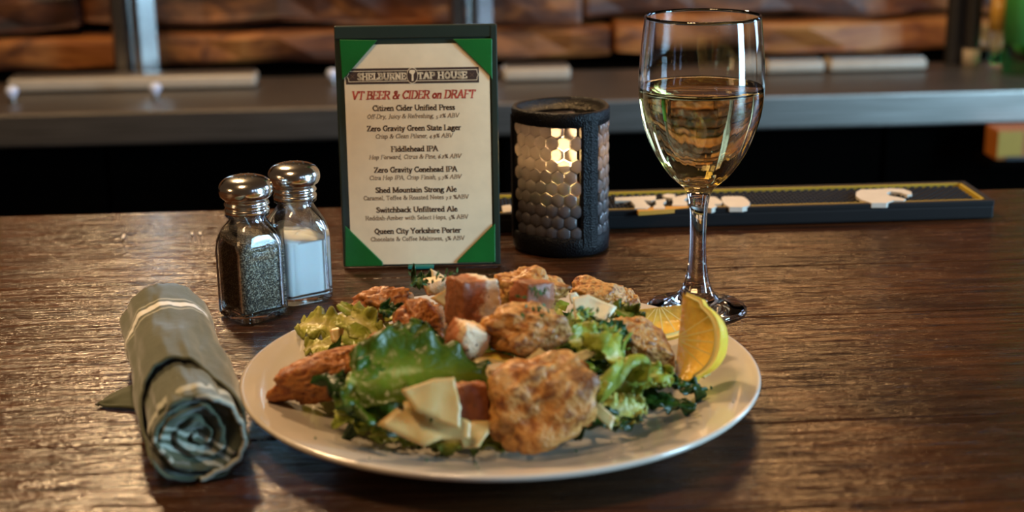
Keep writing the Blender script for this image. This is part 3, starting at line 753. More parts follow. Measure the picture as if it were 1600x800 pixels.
lathe('flame', spline([(0, .0505), (.0040, .0545), (.0062, .061), (.0048, .070), (.0018, .078), (0, .082)], 5), M['flame'], cup, 20)
fl_ = bpy.data.lights.new('flame_light', 'POINT'); fl_.energy = .13; fl_.color = (1, .58, .24); fl_.shadow_soft_size = .006
fo = bpy.data.objects.new('flame_light', fl_); COL.objects.link(fo); fo.location = (cb.x, cb.y, .082)

# ================================================================= WINE GLASS
wp = P(1088, 482)
wg = thing('wine_glass', 'stemmed glass two thirds full of white wine behind the lemon wedges', 'wine glass', (wp.x, wp.y, .0003))
outer = spline([(.0, .0), (.029, .0), (.0308, .0012), (.029, .0028), (.020, .0050), (.0125, .009), (.0085, .016), (.0062, .027), (.0052, .040), (.0052, .055), (.0060, .068), (.0085, .0775), (.0140, .0830), (.0200, .0890), (.0285, .102), (.0345, .117), (.0375, .130), (.0384, .143), (.0378, .158), (.0365, .172), (.0349, .1855)], 5)
inner_p = spline([(.0340, .1858), (.0354, .172), (.0366, .158), (.0372, .143), (.0363, .130), (.0332, .117), (.0270, .1025), (.0180, .0905), (.0090, .0860), (.0, .0850)], 5)
lathe('glass_body', outer+inner_p, M['glass'], wg, 96)
ZW = .1425
wi = [(r_, z_) for r_, z_ in inner_p if z_ < ZW-.001]
prof = [(0, ZW-.0002), (.0355, ZW-.0002), (.0366, ZW), (.03730, ZW+.0004)] + [(r_+.0002 if r_ else 0, z_-.0002) for r_, z_ in wi]
lathe('wine', prof, M['wine'], wg, 96, rfun=lambda a, z_: 1+(.0045*math.cos(26*a)*max(0, min(1, (.128-z_)/.012))))

# ================================================================= SHAKERS
def sq(a, n_): 
    c, s = abs(math.cos(a)), abs(math.sin(a)); return (c**n_+s**n_)**(-1/n_)
def shaker(px, py, rz, name, label, cat, filling, fname, ftop, hs=1.0):
    p_ = P(px, py); t = thing(name, label, cat, (p_.x, p_.y, .0003), rz)
    S = .0172
    lev = [(0, .86, 5), (.0012, .95, 6), (.004, 1, 7), (.020, 1, 7), (.040, 1, 7), (.047, .99, 6), (.053, .93, 4.5), (.058, .82, 3.2), (.062, .71, 2.3), (.065, .66, 2), (.071, .66, 2)]
    lev = [tuple(l) for l in spline(lev, 6)]
    n = 128; vs, fs = [], []
    def pt(i, z_, k, nn, inset):
        a = 2*PI*i/n+.0001; rr = S*k*sq(a, nn)-inset
        x, y_ = rr*math.cos(a), rr*math.sin(a)
        # arched panels pressed into the four faces
        u_ = min(abs(x), abs(y_))/(S*.80); top = .041+.0115*math.sqrt(max(0, 1-u_*u_))
        d = min((.92-u_)/.12, (top-z_)/.0022, (z_-.005)/.0022); d = max(0, min(1, d)); d = d*d*(3-2*d)
        if z_ < .055:
            if abs(x) > abs(y_): x -= math.copysign(.0011*d, x)
            else: y_ -= math.copysign(.0011*d, y_)
        return (x, y_, z_*hs)
    for z_, k, nn in lev:
        for i in range(n): vs.append(pt(i, z_, k, nn, 0))
    inn = [(z_, k, nn) for z_, k, nn in lev if z_ > .0045][::-1]
    for z_, k, nn in inn:
        for i in range(n):
            a = 2*PI*i/n+.0001; rr = S*k*sq(a, min(nn, 6))-.0017; vs.append((rr*math.cos(a), rr*math.sin(a), z_*hs))
    m_ = len(lev)+len(inn)
    for l in range(m_-1):
        for i in range(n): fs.append((l*n+i, l*n+(i+1) % n, (l+1)*n+(i+1) % n, (l+1)*n+i))
    fs.append(tuple(range(n-1, -1, -1))); fs.append(tuple((m_-1)*n+i for i in range(n)))
    new_mesh('glass_body', vs, fs, M['shaker_glass'], t, True)
    vs, fs = [], []
    fl = [(.0048, 1, 7)] + [(z_, k, nn) for z_, k, nn in lev if .006 < z_ < ftop] + [(ftop, fk, fn) for fk, fn in [next((k, nn) for z_, k, nn in lev if z_ >= ftop)]]
    for z_, k, nn in fl:
        for i in range(n):
            a = 2*PI*i/n+.0001; rr = S*k*sq(a, min(nn, 6))-.00185
            zz = z_+(.0035*math.cos(a-2.4) if z_ == ftop else 0); vs.append((rr*math.cos(a), rr*math.sin(a), zz*hs))
    for l in range(len(fl)-1):
        for i in range(n): fs.append((l*n+i, l*n+(i+1) % n, (l+1)*n+(i+1) % n, (l+1)*n+i))
    fs.append(tuple(range(n-1, -1, -1))); fs.append(tuple((len(fl)-1)*n+i for i in range(n)))
    o = new_mesh(fname, vs, fs, filling, t, True)
    zc = .0655*hs
    lathe('neck_ring', spline([(.0112, zc), (.0134, zc+.0004), (.0138, zc+.0014), (.0134, zc+.0024), (.0112, zc+.003)], 3), M['shaker_glass'], t, 48)
    cap = lathe('cap', spline([(.0118, zc+.0022), (.0136, zc+.0024), (.0140, zc+.0045), (.0131, zc+.0062), (.0141, zc+.0078), (.0134, zc+.0096), (.0138, zc+.0112), (.0158, zc+.0130), (.0168, zc+.0165), (.0160, zc+.0205), (.0128, zc+.0237), (.0070, zc+.0254), (0, zc+.0258)], 5), M['chrome'], t, 64)
    for k in range(10):
        a = 2*PI*k/9; rr = .0065 if k < 9 else 0
        h_ = lathe('hole', [(0, 0), (.0007, 0), (.0007, .0004), (0, .0004)], M['dark'], cap, 8); h_.location = (rr*math.cos(a), rr*math.sin(a), zc+(.02525 if k < 9 else .0257))
    return t
shaker(397, 493, R(38), 'pepper_shaker', 'square glass shaker of ground pepper with chrome cap', 'pepper shaker', M['pepper'], 'pepper', .052)
shaker(470, 466, R(30), 'salt_shaker', 'square glass shaker of white salt standing behind the pepper', 'salt shaker', M['salt'], 'salt', .043, 1.0)

# ================================================================= NAPKIN ROLL
nA = P(256, 488, .022); nB = P(305, 668, .022)
ax = (nB-nA); NL = ax.length; ax.normalize()
nap = thing('napkin_roll', 'rolled olive green napkin with white stripes lying left of the plate', 'napkin', (nA.x, nA.y, 0))
side = Vector((0, 0, 1)).cross(ax); side.normalize()   # to the viewer's ... side of the roll
def cyl(name, r0, r1, th0, th1, t0f, t1f, n=110, m=50, zc=.0235, wr=.0012, seed=0, uvf=None, dome=False, thick=.0014, flat=.9, hook=None):
    vs, fs, uv = [], [], []
    for i in range(n+1):
        f_ = i/n; th = th0+(th1-th0)*f_; rbase = r0+(r1-r0)*f_
        for j in range(m+1):
            g = j/m; a0, a1 = t0f(th), t1f(th); t_ = a0+(a1-a0)*g
            rr = rbase
            rr += wr*fbm(Vector((math.cos(th)*1.2, math.sin(th)*1.2, t_*2.2)), 1.4, 3, seed) 
            if dome:
                e_ = max(0, .14-t_)/.14; rr *= math.sqrt(max(.0, 1-e_*e_*.9995))
            if hook: rr += hook(th, t_)
            c = nA + ax*(t_*NL); zz = max(zc+rr*math.sin(th)*flat, .0012+.0004*noise.noise(Vector((th*3, t_*9, 0))))
            q = Vector((c.x, c.y, 0)) + side*(rr*math.cos(th)); vs.append((q.x-nA.x, q.y-nA.y, zz))
            uv.append(uvf(th, t_) if uvf else (t_, f_))
    for i in range(n):
        for j in range(m): a = i*(m+1)+j; fs.append((a, a+m+1, a+m+2, a+1))
    o = new_mesh(name, vs, fs, M['cloth'], nap, True, uv)
    s = o.modifiers.new('thickness', 'SOLIDIFY'); s.thickness = thick; s.offset = 0
    return o
outer_end = lambda th: 1.08-.30*max(0, math.sin(th-.5))-.02*math.cos(th)
cyl('outer_wrap', .0235, .0250, -.4, 2*PI-.2, lambda th: 0, outer_end, wr=.0028, dome=True,
    uvf=lambda th, t_: (.5+(t_-.385+.07*math.sin(th))*.62 if t_ < .62 else .65, th/6))
cyl('inner_fold', .0222, .0205, -1.6, 3.2, lambda th: .3, lambda th: 1.09-.06*max(0, math.sin(th-1.2)), wr=.0030, seed=3, zc=.0230,
    uvf=lambda th, t_: (.60+t_*.2, t_), thick=.002)
cyl('inner_fold', .0202, .0176, .7, 4.4, lambda th: .4, lambda th: 1.085-.02*math.sin(th), wr=.0026, seed=7, zc=.0228,
    uvf=lambda th, t_: (.818+(th-3.4)*.05, t_), thick=.0022)
# the folded cloth seen end on inside the roll
vs, fs, uv = [], [], []; nr, na_ = 34, 72
for i in range(nr+1):
    r_ = .0205*i/nr
    for j in range(na_):
        th = 2*PI*j/na_; x, y = r_*math.cos(th), r_*math.sin(th)
        wob = .9*fbm(Vector((x*70, y*70, 3)), 1, 2, 4)
        ph = r_/.0078-th/(2*PI)+wob*.55
        sh_ = (ph % 1.0); rid = (1-(1-sh_)**2) if sh_ < .82 else (1-sh_)/.18
        off = .0040*rid-.004*(1-r_/.0205)+.0015*fbm(Vector((x*160, y*160, 9)), 1, 2)
        c = nA+ax*(1.062*NL+off); q = Vector((c.x, c.y, 0))+side*x
        vs.append((q.x-nA.x, q.y-nA.y, .0225+y*.9)); uv.append((.818+(x*.6+y+.004*wob)*3.2+.02, .5))
for i in range(nr):
    for j in range(na_): fs.append((i*na_+j, i*na_+(j+1) % na_, (i+1)*na_+(j+1) % na_, (i+1)*na_+j))
new_mesh('inner_fold', vs, fs, M['cloth'], nap, True, uv)
# loose corner flap on the left
fp = [P(152, 634, .001), P(212, 592, .003), P(236, 620, .004), P(224, 645, .001)]
vs, fs, uv = [], [], []
n = 14
for i in range(n+1):
    for j in range(n+1):
        s_, t_ = i/n, j/n
        a = fp[0].lerp(fp[1], s_); b_ = fp[0].lerp(fp[3], s_) ; c_ = a.lerp(b_, t_)
        ext = fp[1].lerp(fp[3], t_); q = fp[0].lerp(ext, s_)
        q = q + Vector((.012*s_*s_, 0, 0)); zz = .0025+.007*s_*math.sin(PI*min(1, t_+.1))+.001*noise.noise(Vector((s_*4, t_*4, 2)))
        vs.append((q.x-nA.x, q.y-nA.y, zz)); uv.append((.1, .1))
for i in range(n):
    for j in range(n): a = i*(n+1)+j; fs.append((a, a+1, a+n+2, a+n+1))
o = new_mesh('corner_flap', vs, fs, M['cloth'], nap, True, uv); s = o.modifiers.new('thickness', 'SOLIDIFY'); s.thickness = .0016

# ================================================================= PLATE
pc = (P(378, 590, .02)+P(1195, 590, .02))/2; pc.y = .735
pl = lathe('dinner_plate', spline([(0, .0045), (.060, .0045), (.0760, .0050), (.092, .0075), (.108, .0122), (.124, .0172), (.1325, .0192), (.1362, .0198), (.1370, .0180), (.1345, .0158), (.126, .0132), (.108, .0075), (.090, .0030), (.078, .0008), (.074, .0), (.070, .0016), (0, .0018)], 6), M['china'], None, 160)
pl.location = (pc.x, pc.y, .0003)
tag(pl, 'round cream china dinner plate holding the chicken salad', 'plate')
PX, PY = pc.x, pc.y
def plate_z(x, y):
    r_ = math.hypot(x-PX, y-PY)
    for a, b_ in zip([(0, .005), (.076, .0053), (.092, .0078), (.108, .0125), (.124, .0175), (.137, .02)], [(.076, .0053), (.092, .0078), (.108, .0125), (.124, .0175), (.137, .02), (9, .02)]):
        if r_ < b_[0]: return a[1]+(b_[1]-a[1])*(r_-a[0])/(b_[0]-a[0])
    return 0

# ================================================================= SALAD
def chunk(name, px, py, z_, size, rot, mat, seed, label, cat, sub=5, amp=1.0, group=None, boxy=0.0):
    bm = bmesh.new(); bmesh.ops.create_icosphere(bm, subdivisions=sub, radius=1)
    sv = Vector(size); cr = []; rp = random.Random(seed*7+1)
    pls = [(Vector((rp.gauss(0, 1), rp.gauss(0, 1)-.3, rp.gauss(0, 1))).normalized(), rp.uniform(.70, .90)) for _ in range(6)]
    so = Vector((seed*3.1, seed*1.7, seed*.9))
    for v in bm.verts:
        d = v.co.normalized()
        low = fbm(d, 1.3, 2, seed)*.34; mid = fbm(d, 3.1, 2, seed+5)
        k = 1+amp*low
        if boxy: k *= 1+boxy*((sum(abs(q)**5 for q in d))**(-.2)-1)
        else:
            for nn, oo in pls:
                pr = d.dot(nn)*k
                if pr > oo: k = k*(1-.85*(pr-oo)/pr)
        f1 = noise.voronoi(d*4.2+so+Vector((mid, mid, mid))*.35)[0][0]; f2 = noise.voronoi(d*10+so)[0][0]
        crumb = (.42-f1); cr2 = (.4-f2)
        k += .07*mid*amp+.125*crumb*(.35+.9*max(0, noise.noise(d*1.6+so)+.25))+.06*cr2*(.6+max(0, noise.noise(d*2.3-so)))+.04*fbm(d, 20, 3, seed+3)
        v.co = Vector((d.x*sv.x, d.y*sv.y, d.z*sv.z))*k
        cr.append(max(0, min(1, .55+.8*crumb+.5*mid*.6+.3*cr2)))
    o = from_bm(name, bm, mat, None, True, P(px, py, z_), rot)
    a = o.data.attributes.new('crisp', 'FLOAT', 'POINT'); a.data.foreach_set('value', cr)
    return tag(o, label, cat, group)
C1, C2 = M['chicken'], M['chicken2']
K = 1/2900
def chk(px, py, z_, w_, h_, d_, rot, mat, seed, label, amp=1.0, boxy=0.0):
    return chunk('fried_chicken', px, py, z_, (w_*K*.47, d_*K*.5, h_*K*.5), tuple(R(a) for a in rot), mat, seed, label, 'chicken', amp=amp, boxy=boxy, group='fried chicken pieces on the salad')
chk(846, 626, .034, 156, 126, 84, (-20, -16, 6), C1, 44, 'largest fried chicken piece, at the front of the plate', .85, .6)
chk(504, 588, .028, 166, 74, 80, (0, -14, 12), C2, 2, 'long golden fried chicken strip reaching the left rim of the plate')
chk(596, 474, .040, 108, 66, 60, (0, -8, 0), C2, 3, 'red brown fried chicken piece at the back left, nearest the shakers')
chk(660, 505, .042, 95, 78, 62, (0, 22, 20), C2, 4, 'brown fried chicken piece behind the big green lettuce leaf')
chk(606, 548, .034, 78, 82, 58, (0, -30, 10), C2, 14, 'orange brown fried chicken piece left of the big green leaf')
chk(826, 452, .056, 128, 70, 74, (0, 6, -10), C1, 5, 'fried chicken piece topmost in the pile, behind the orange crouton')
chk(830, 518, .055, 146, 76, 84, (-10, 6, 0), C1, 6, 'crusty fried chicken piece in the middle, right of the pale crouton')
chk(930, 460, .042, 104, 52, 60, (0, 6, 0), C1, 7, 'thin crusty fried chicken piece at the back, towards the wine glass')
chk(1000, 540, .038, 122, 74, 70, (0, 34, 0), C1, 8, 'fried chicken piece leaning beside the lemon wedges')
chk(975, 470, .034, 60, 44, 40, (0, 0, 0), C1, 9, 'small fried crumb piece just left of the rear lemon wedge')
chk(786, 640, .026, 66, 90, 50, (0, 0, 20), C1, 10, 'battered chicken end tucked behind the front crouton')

def crouton(px, py, z_, w_, h_, d_, rot, mat, seed, label, round_=.35, tdir=(-1, .1, .3)):
    bm = bmesh.new(); bmesh.ops.create_cube(bm, size=2); bmesh.ops.subdivide_edges(bm, edges=bm.edges[:], cuts=15, use_grid_fill=True)
    ts = []; td = Vector(tdir).normalized()
    for v in bm.verts:
        d = v.co.copy(); s_ = d.normalized()*1.18; q = d.lerp(s_, round_)
        q = q*(1+.10*fbm(d, 1.1, 2, seed)+.045*fbm(d, 4.5, 3, seed+2)); ts.append(max(0, min(1, .5+.62*(s_.dot(td)))))
        v.co = Vector((q.x*w_*K*.5, q.y*d_*K*.5, q.z*h_*K*.5))
    o = from_bm('crouton', bm, mat, None, True, P(px, py, z_), tuple(R(a) for a in rot))
    a = o.data.attributes.new('toast', 'FLOAT', 'POINT'); a.data.foreach_set('value', ts)
    return tag(o, label, 'crouton', 'croutons on the salad')
crouton(737, 472, .060, 66, 76, 60, (-8, 8, 24), M['crouton'], 1, 'big crouton with red brown crust and white crumb, top of the pile', .3, (-1, -.15, .1))
crouton(730, 531, .052, 52, 50, 46, (10, 24, 30), M['crouton'], 2, 'pale crumbly crouton above the big green lettuce leaf', .55, (-.6, .4, -.6))
crouton(733, 635, .031, 46, 66, 46, (-14, 4, 14), M['crouton2'], 3, 'red brown square crouton left of the largest chicken piece', .25, (0, -1, 0))
crouton(832, 462, .068, 52, 46, 44, (-6, 10, 30), M['crouton2'], 4, 'orange crouton on top of the chicken, behind the middle', .35, (-.8, -.6, .2))
crouton(680, 446, .054, 34, 24, 30, (0, -8, 10), M['crouton'], 5, 'small yellow crouton at the very back under the parsley', .4, (-.2, .5, -.8))
crouton(782, 584, .038, 42, 26, 34, (0, 5, 0), M['crouton'], 6, 'low pale crouton half buried behind the largest chicken piece', .5, (0, .5, -1))

def leaf_geo(L, W, curl, ruf, seed, nu=34, nv=18, fold=.5, jag=.25, pointed=1.0):
    vs, fs, uv = [], [], []
    for i in range(nu+1):
        u_ = i/nu; wd = W*(math.sin(PI*min(1, (.10+.9*u_**.8)))**.6*.9+.1)*(1-.25*u_)
        for j in range(nv+1):
            v_ = 2*j/nv-1; e_ = abs(v_)
            jg = 1+jag*noise.noise(Vector((u_*11, (3 if v_ > 0 else -3), seed)))*e_
            x = L*(u_-.5)*(1+.12*noise.noise(Vector((v_*3, seed, 5)))); y = wd*v_*jg*.5
            z_ = curl*L*(.25-(u_-.5)**2)*1.2 + fold*abs(y)*(.5+.5*noise.noise(Vector((seed, u_*2, 0))))
            z_ += ruf*W*(.10+e_*e_)*(noise.noise(Vector((u_*7, v_*1.6, seed)))+.5*noise.noise(Vector((u_*15, v_*4, seed+4))))
            y += ruf*W*.5*e_*noise.noise(Vector((u_*8, v_*2, seed+8)))
            vs.append((x, y, z_)); uv.append((u_, j/nv))
    for i in range(nu):
        for j in range(nv): a = i*(nv+1)+j; fs.append((a, a+nv+1, a+nv+2, a+1))
    return vs, fs, uv
LG = 'lettuce leaves in the salad'
def leaf(px, py, z_, L, W, rot, mat, seed, label, curl=.3, ruf=.35, fold=.3, jag=.25, thick=.0006):
    vs, fs, uv = leaf_geo(L*K, W*K, curl, ruf, seed, fold=fold, jag=jag)
    o = new_mesh('lettuce_leaf', vs, fs, mat, None, True, uv, loc=P(px, py, z_), rot=tuple(R(a) for a in rot))
    s = o.modifiers.new('thickness', 'SOLIDIFY'); s.thickness = thick; s.offset = 0
    return tag(o, label, 'lettuce', LG)
GRN, DRK, PAL, YEL = M['leaf'], M['leaf_dark'], M['leaf_pale'], M['leaf_yellow']
leaf(668, 592, .041, 218, 135, (36, 10, 16), GRN, 1, 'broad mid green lettuce leaf in the centre, below the pale crouton', .28, .17, .22, .25)
leaf(640, 535, .050, 80, 60, (46, -30, 50), GRN, 21, 'curled green leaf tip just above the broad centre leaf', .5, .6, .4, .5)
leaf(606, 640, .030, 150, 105, (48, 44, 8), GRN, 2, 'green leaf with a pale glossy rib in the front left', .35, .25, .3, .3)
leaf(552, 628, .026, 100, 84, (52, 20, 60), DRK, 3, 'frilly dark green leaf beside the long chicken strip', .3, .7, .4, .6)
leaf(556, 592, .030, 60, 26, (60, -70, 10), GRN, 23, 'narrow upright green leaf blade by the long chicken strip', .3, .5, .4, .6)
leaf(585, 668, .015, 120, 46, (30, 26, 8), PAL, 4, 'pale green lettuce rib lying low at the front left', .3, .5, .5, .4)
leaf(640, 690, .012, 110, 28, (30, 10, -4), PAL, 5, 'thin pale lettuce shred under the front cheese shavings', .2, .7, .3, .4)
leaf(740, 694, .012, 120, 34, (30, 4, 0), PAL, 6, 'pale lettuce shred poking out below the front crouton', .2, .8, .3, .4)
leaf(520, 520, .020, 120, 70, (30, 10, -20), YEL, 7, 'yellow lettuce heart leaf at the left back rim', .4, .5, .4, .3)
leaf(575, 518, .030, 110, 60, (40, 26, -36), YEL, 8, 'pale yellow leaf leaning on the back left chicken', .35, .4, .4, .3)
leaf(560, 500, .034, 80, 22, (40, 40, -10), PAL, 24, 'thin pale leaf spike pointing at the salt shaker', .3, .3, .4, .2)
leaf(520, 545, .016, 90, 50, (20, 0, 10), YEL, 25, 'small yellow leaf resting on the plate behind the long strip', .4, .5, .4, .3)
leaf(960, 570, .042, 120, 88, (44, 30, 70), PAL, 9, 'bright pale green crinkled leaf right of the largest chicken', .4, .6, .4, .3)
leaf(930, 540, .046, 100, 60, (48, 20, 30), PAL, 10, 'whitish green leaf above the crinkled pale leaf', .4, .4, .4, .3)
leaf(995, 600, .030, 110, 62, (40, -10, 10), PAL, 11, 'glossy pale leaf below the chicken that leans by the lemon', .4, .6, .4, .3)
leaf(978, 640, .024, 66, 54, (58, 0, 20), YEL, 12, 'yellow green leaf square at the front right', .2, .3, .3, .2)
leaf(1045, 606, .020, 110, 34, (26, 4, -6), DRK, 13, 'dark green frilly leaf under the lemon wedges', .3, .9, .4, .7)
leaf(1020, 632, .018, 120, 44, (30, 0, -12), DRK, 14, 'dark green leaf lying on the plate at the right', .2, .6, .4, .4)
leaf(930, 668, .017, 130, 40, (30, -6, 0), DRK, 15, 'dark green leaf beneath the right side of the largest chicken', .3, .6, .4, .4)
leaf(960, 520, .050, 60, 44, (50, 30, 20), DRK, 16, 'small dark leaf between the white cheese and the pale leaves', .3, .7, .4, .6)
leaf(985, 500, .048, 70, 40, (40, 30, -20), GRN, 17, 'small green frilled leaf behind the leaning chicken', .3, .6, .4, .4)
leaf(915, 515, .050, 60, 46, (44, 60, 20), PAL, 18, 'pale leaf tucked below the white cheese sheet', .3, .5, .4, .3)
leaf(668, 442, .050, 52, 34, (40, 0, 10), DRK, 19, 'dark parsley like leaf at the very top back', .4, .9, .4, .7)
leaf(690, 560, .036, 200, 70, (30, 14, -24), DRK, 20, 'dark green underside leaf showing at the right of the centre leaf', .3, .4, .4, .35)
leaf(620, 492, .040, 60, 30, (40, 20, 10), DRK, 22, 'dark green bit between the two back left chicken pieces', .3, .8, .4, .5)

def sheet(px, py, z_, pts, rot, mat, seed, label, thick=.0014, bend=.15, name='cheese_shaving', cat='cheese', group='cheese shavings'):
    """a thin shaved piece: outline (photo px), gently bent"""
    cx = sum(p_[0] for p_ in pts)/len(pts); cy = sum(p_[1] for p_ in pts)/len(pts)
    bm = bmesh.new(); vs = [bm.verts.new(((x-cx)*K, -(y-cy)*K, 0)) for x, y in pts]; f = bm.faces.new(vs)
    if f.normal.z < 0: f.normal_flip()
    bmesh.ops.triangulate(bm, faces=bm.faces[:]); bmesh.ops.subdivide_edges(bm, edges=bm.edges[:], cuts=5, use_grid_fill=True)
    for v in bm.verts:
        q = v.co; v.co.z = bend*(q.x*q.x*22-q.y*q.y*8)+.0022*noise.noise(Vector((q.x*90, q.y*90, seed)))
        v.co.x += .0006*noise.noise(Vector((q.x*400, q.y*400, seed)))
    o = from_bm(name, bm, mat, None, True, P(px, py, z_), tuple(R(a) for a in rot))
    s = o.modifiers.new('thickness', 'SOLIDIFY'); s.thickness = thick; s.offset = 0
    return tag(o, label, cat, group)
CH, CW = M['cheese'], M['cheese_white']
sheet(684, 628, .041, [(634, 610), (680, 598), (706, 598), (712, 640), (708, 668), (680, 655), (650, 640)], (62, 0, 6), CH, 1, 'wide cheese shaving leaning on the centre leaf, left of the front crouton')
sheet(676, 666, .029, [(614, 668), (652, 636), (700, 650), (740, 668), (738, 690), (700, 690), (676, 700)], (54, 0, 0), CH, 2, 'frontmost broad cheese shaving near the plate edge')
sheet(735, 680, .022, [(690, 668), (755, 666), (752, 684), (738, 704), (715, 702), (712, 690)], (42, 0, 0), CH, 3, 'crumpled cheese shaving under the front crouton')
sheet(694, 466, .052, [(668, 468), (704, 450), (698, 488)], (74, 0, 0), CH, 4, 'triangular cheese shaving left of the big crusty crouton')
sheet(688, 436, .056, [(677, 420), (712, 438), (700, 448), (680, 440)], (72, 0, 0), CW, 5, 'pointed white cheese shaving highest at the back')
sheet(926, 490, .054, [(888, 468), (912, 462), (955, 482), (940, 505), (932, 520), (912, 508), (892, 500)], (56, 0, -6), CW, 6, 'white cheese sheet with dark flecks at the right back')
sheet(897, 464, .056, [(886, 458), (898, 456), (904, 466), (890, 474)], (70, 0, 0), CW, 7, 'small white cheese chip above the white cheese sheet')
sheet(815, 575, .043, [(786, 600), (792, 588), (842, 549), (854, 558), (800, 596)], (50, 0, 0), CH, 8, 'narrow cheese stick slanting behind the largest chicken')
sheet(767, 585, .038, [(742, 556), (790, 562), (800, 590), (770, 612), (745, 600)], (46, 0, 0), CH, 9, 'pale cheese slab right of the centre leaf')
sheet(775, 562, .042, [(750, 556), (775, 550), (804, 566), (785, 578), (755, 572)], (40, 0, 0), M['egg'], 10, 'bright yellow cheese bit behind the pale slab')
sheet(942, 648, .026, [(928, 622), (958, 650), (950, 668), (926, 642)], (62, 0, 0), CH, 11, 'short cheese stick right of the largest chicken')
sheet(900, 560, .046, [(880, 566), (935, 545), (948, 552), (912, 572)], (44, 0, 0), CW, 12, 'long whitish rib piece above the largest chicken', name='lettuce_rib', cat='lettuce', group=None)
sheet(546, 520, .028, [(515, 525), (560, 508), (585, 525), (560, 545), (520, 545)], (44, 0, 0), CH, 13, 'yellow cheese slab at the left back of the salad')
sheet(972, 488, .050, [(948, 496), (972, 472), (1002, 492), (980, 502)], (56, 0, 0), M['egg'], 14, 'bright yellow pepper piece left of the rear lemon wedge', .003, name='yellow_pepper', cat='vegetable', group=None)
sheet(1098, 584, .0225, [(1085, 590), (1100, 580), (1112, 586), (1100, 598)], (14, 0, 0), CH, 15, 'tiny cheese chip on the bare plate under the front lemon')

# bed of chopped leaves that fills the mound
rnd = random.Random(5); vs, fs, uv = [], [], []
def heap(x, y):
    dx, dy = (x-PX+.006)/.094, (y-PY-.012)/.078; q = dx*dx+dy*dy
    return .044*max(0, 1-q)**.75
for k in range(260):
    a = rnd.uniform(0, 2*PI); rr = math.sqrt(rnd.random()); x = PX-.006+.090*rr*math.cos(a); y = PY+.012+.074*rr*math.sin(a)
    z_ = plate_z(x, y)+.004+heap(x, y)*rnd.uniform(.15, .80)
    v2, f2, u2 = leaf_geo(rnd.uniform(.016, .030), rnd.uniform(.010, .018), .4, .5, rnd.uniform(0, 90), 7, 5)
    m_ = Euler((rnd.uniform(-.7, .9), rnd.uniform(-.6, .6), rnd.uniform(0, 6.3))).to_matrix(); b0 = len(vs)
    for q in v2:
        w_ = m_ @ Vector(q)+Vector((x, y, z_)); w_.z = max(w_.z, plate_z(w_.x, w_.y)+.0008); vs.append(w_)
    fs += [tuple(i+b0 for i in f) for f in f2]; uv += u2
o = new_mesh('chopped_lettuce', vs, fs, GRN, None, True, uv, mats=[GRN, DRK, PAL, YEL])
n_ = len(f2); o.data.polygons.foreach_set('material_index', [rnd2 for k in range(len(fs)//n_) for rnd2 in [[0, 1, 2, 2, 3, 1][k % 6]]*n_])
tag(o, 'chopped lettuce bed beneath the chicken and croutons', 'lettuce', None, 'stuff')
# parsley flecks strewn on the food and plate
bm = bmesh.new(); rnd = random.Random(8)
for k in range(70):
    a = rnd.uniform(0, 2*PI); rr = .128*math.sqrt(rnd.random()); x = PX+rr*math.cos(a); y = PY+rr*math.sin(a)
    if rr < .085: continue
    r_ = bmesh.ops.create_icosphere(bm, subdivisions=1, radius=rnd.uniform(.0003, .0008))
    bmesh.ops.translate(bm, vec=(x, y, plate_z(x, y)+.0006), verts=r_['verts'])
o = from_bm('parsley_flecks', bm, M['herb']); tag(o, 'dark herb flecks scattered on the bare plate around the salad', 'herbs', None, 'stuff')
def sprig(px, py, z_, seed, label):
    rn = random.Random(seed); vs, fs = [], []
    for k in range(16):
        c = Vector((rn.gauss(0, .003), rn.gauss(0, .002), rn.gauss(0, .0016))); m_ = Euler([rn.uniform(0, 6) for _ in range(3)]).to_matrix(); b_ = len(vs)
        for q in ((0, 0, 0), (.0014, .0009, .0004), (.0034, 0, .001), (.0014, -.0009, .0004)): vs.append(m_ @ Vector(q)+c)
        fs.append((b_, b_+1, b_+2, b_+3))
    o = new_mesh('parsley_sprig', vs, fs, M['herb'], None, False, loc=P(px, py, z_)); s = o.modifiers.new('t', 'SOLIDIFY'); s.thickness = .0003
    return tag(o, label, 'herb', 'chopped parsley on the chicken')
sprig(838, 458, .078, 1, 'parsley crumb on the orange crouton'); sprig(845, 488, .067, 2, 'parsley crumb below the orange crouton')
sprig(660, 440, .062, 3, 'parsley clump left of the small yellow crouton'); sprig(694, 432, .066, 4, 'parsley clump beside the highest cheese point')
sprig(912, 486, .060, 5, 'dark herb fleck on the white cheese sheet'); sprig(672, 640, .036, 6, 'herb fleck between the two front cheese shavings')
sprig(930, 530, .056, 7, 'parsley crumb below the white cheese sheet')

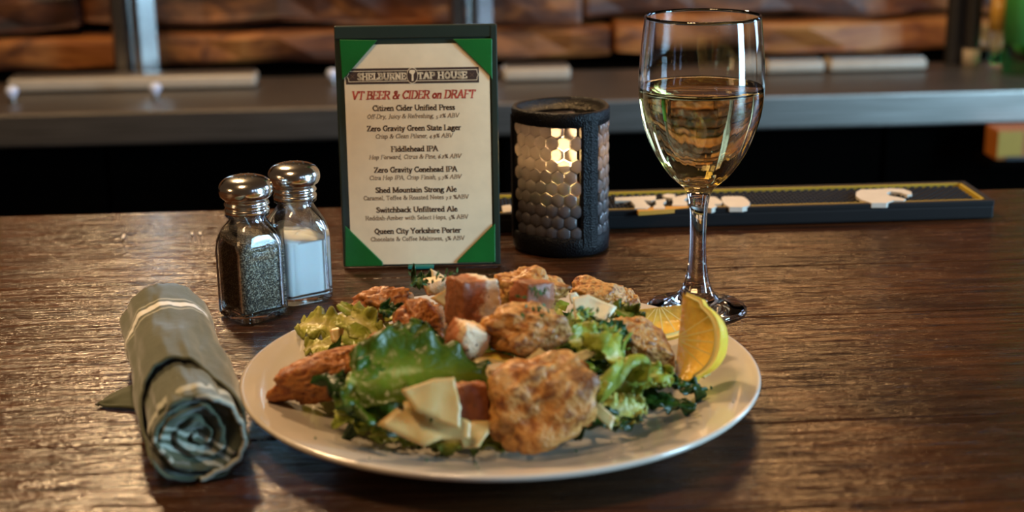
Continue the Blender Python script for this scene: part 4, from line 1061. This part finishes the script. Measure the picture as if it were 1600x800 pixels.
# ================================================================= LEMON WEDGES
def lrot(nrm, long_):
    n_ = Vector(nrm).normalized(); L = Vector(long_); L = (L-n_*n_.dot(L)).normalized(); D = n_.cross(L)
    return L, D, n_
def lemon_wedge(px, py, z_, rot, label, A=.0212, Rr=.0255, half=R(38)):
    L, D, n_ = rot; hh = half   # local x -> L, in-face radial (0, sin, -cos) -> D, face normal (0, cos, sin) -> n_
    yy = D*math.sin(hh)+n_*math.cos(hh); zz = -D*math.cos(hh)+n_*math.sin(hh)
    rot = Matrix((L, yy, zz)).transposed().to_euler()
    t = thing('lemon_wedge', label, 'lemon', P(px, py, z_), rot=rot, group='lemon wedges on the plate rim')
    nx_, na = 30, 14
    def rad(s): # along the long axis, s in -1..1
        r_ = Rr*math.sqrt(max(0, 1-abs(s)**2.3)); 
        return r_
    def X(s): return A*s*(1.0+.16*max(0, abs(s)-.86)/.14)
    def shell(k0, k1, mats, name, fmats):
        vs, fs, fm = [], [], []
        for i in range(nx_+1):
            s = -1+2*i/nx_; r_ = rad(s)+(.0022 if abs(s) > .93 else 0)*k1
            for j in range(na+1):
                a = -half+2*half*j/na
                for kk in (k0, k1): vs.append((X(s)*(kk if kk > .5 else 1)**.5, r_*kk*math.sin(a), -r_*kk*math.cos(a)))
        w_ = (na+1)*2
        for i in range(nx_):
            for j in range(na):
                a = i*w_+2*j; b_ = a+w_
                fs.append((a+1, a+3, b_+3, b_+1)); fm.append(fmats[0])
                fs.append((a, b_, b_+2, a+2)); fm.append(fmats[1])
            for j in (0, na):
                a = i*w_+2*j; b_ = a+w_; fs.append((a, a+1, b_+1, b_)); fm.append(fmats[1])
        new_mesh(name, vs, fs, None, t, True, mats=mats, fmat=fm)
    shell(.86, 1.0, [M['zest'], M['pith']], 'rind', (0, 1))
    shell(.0, .86, [M['pulp'], M['pulp']], 'pulp', (0, 1))
    for sgn in (-1, 1):   # membranes between the segments on each cut face
        vs, fs = [], []
        a = sgn*(half+.012)
        for q in (-.62, -.3, 0, .3, .62):
            e_ = rad(q)*.84; b_ = len(vs); w_ = .0003
            for xx, rr in ((X(q*.15)-w_, .0006), (X(q*.15)+w_, .0006), (X(q)+w_, e_), (X(q)-w_, e_)): vs.append((xx, rr*math.sin(a), -rr*math.cos(a)))
            fs.append((b_, b_+1, b_+2, b_+3))
        new_mesh('membrane', vs, fs, M['pith'], t, False)
    return t
lemon_wedge(1060, 530, .040, lrot((-.68, -.66, .34), (.10, -.1, -1)), 'front lemon wedge standing with its cut face to the left')
lemon_wedge(1030, 480, .041, lrot((-.1, -.72, .68), (-1, .05, -.1)), 'rear lemon wedge half hidden behind the front one', .023, .019, R(40))

# ================================================================= SCRAPS ON THE BAR
for px, py, L, lb, sd in ((193, 370, .012, 'tiny white paper sliver on the bar above the napkin', 1), (300, 366, .007, 'tiny white crumb on the bar left of the pepper shaker', 2)):
    c = P(px, py, .0006); bm = bmesh.new()
    for k in range(2 if sd == 2 else 1):
        vs = [bm.verts.new(((a+k*.006)*1.0, b_, .0003+.0005*(i % 2))) for i, (a, b_) in enumerate(((-.0015, .5*L), (.0006, .4*L), (.0014, -.5*L), (-.0003, -.42*L)))]
        bm.faces.new(vs)
    r_ = bmesh.ops.extrude_face_region(bm, geom=bm.faces[:])
    for v in r_['geom']:
        if isinstance(v, bmesh.types.BMVert): v.co.z += .0006
    o = from_bm('paper_scrap', bm, M['scrap'], None, False, (c.x, c.y, .0002)); tag(o, lb, 'scrap')
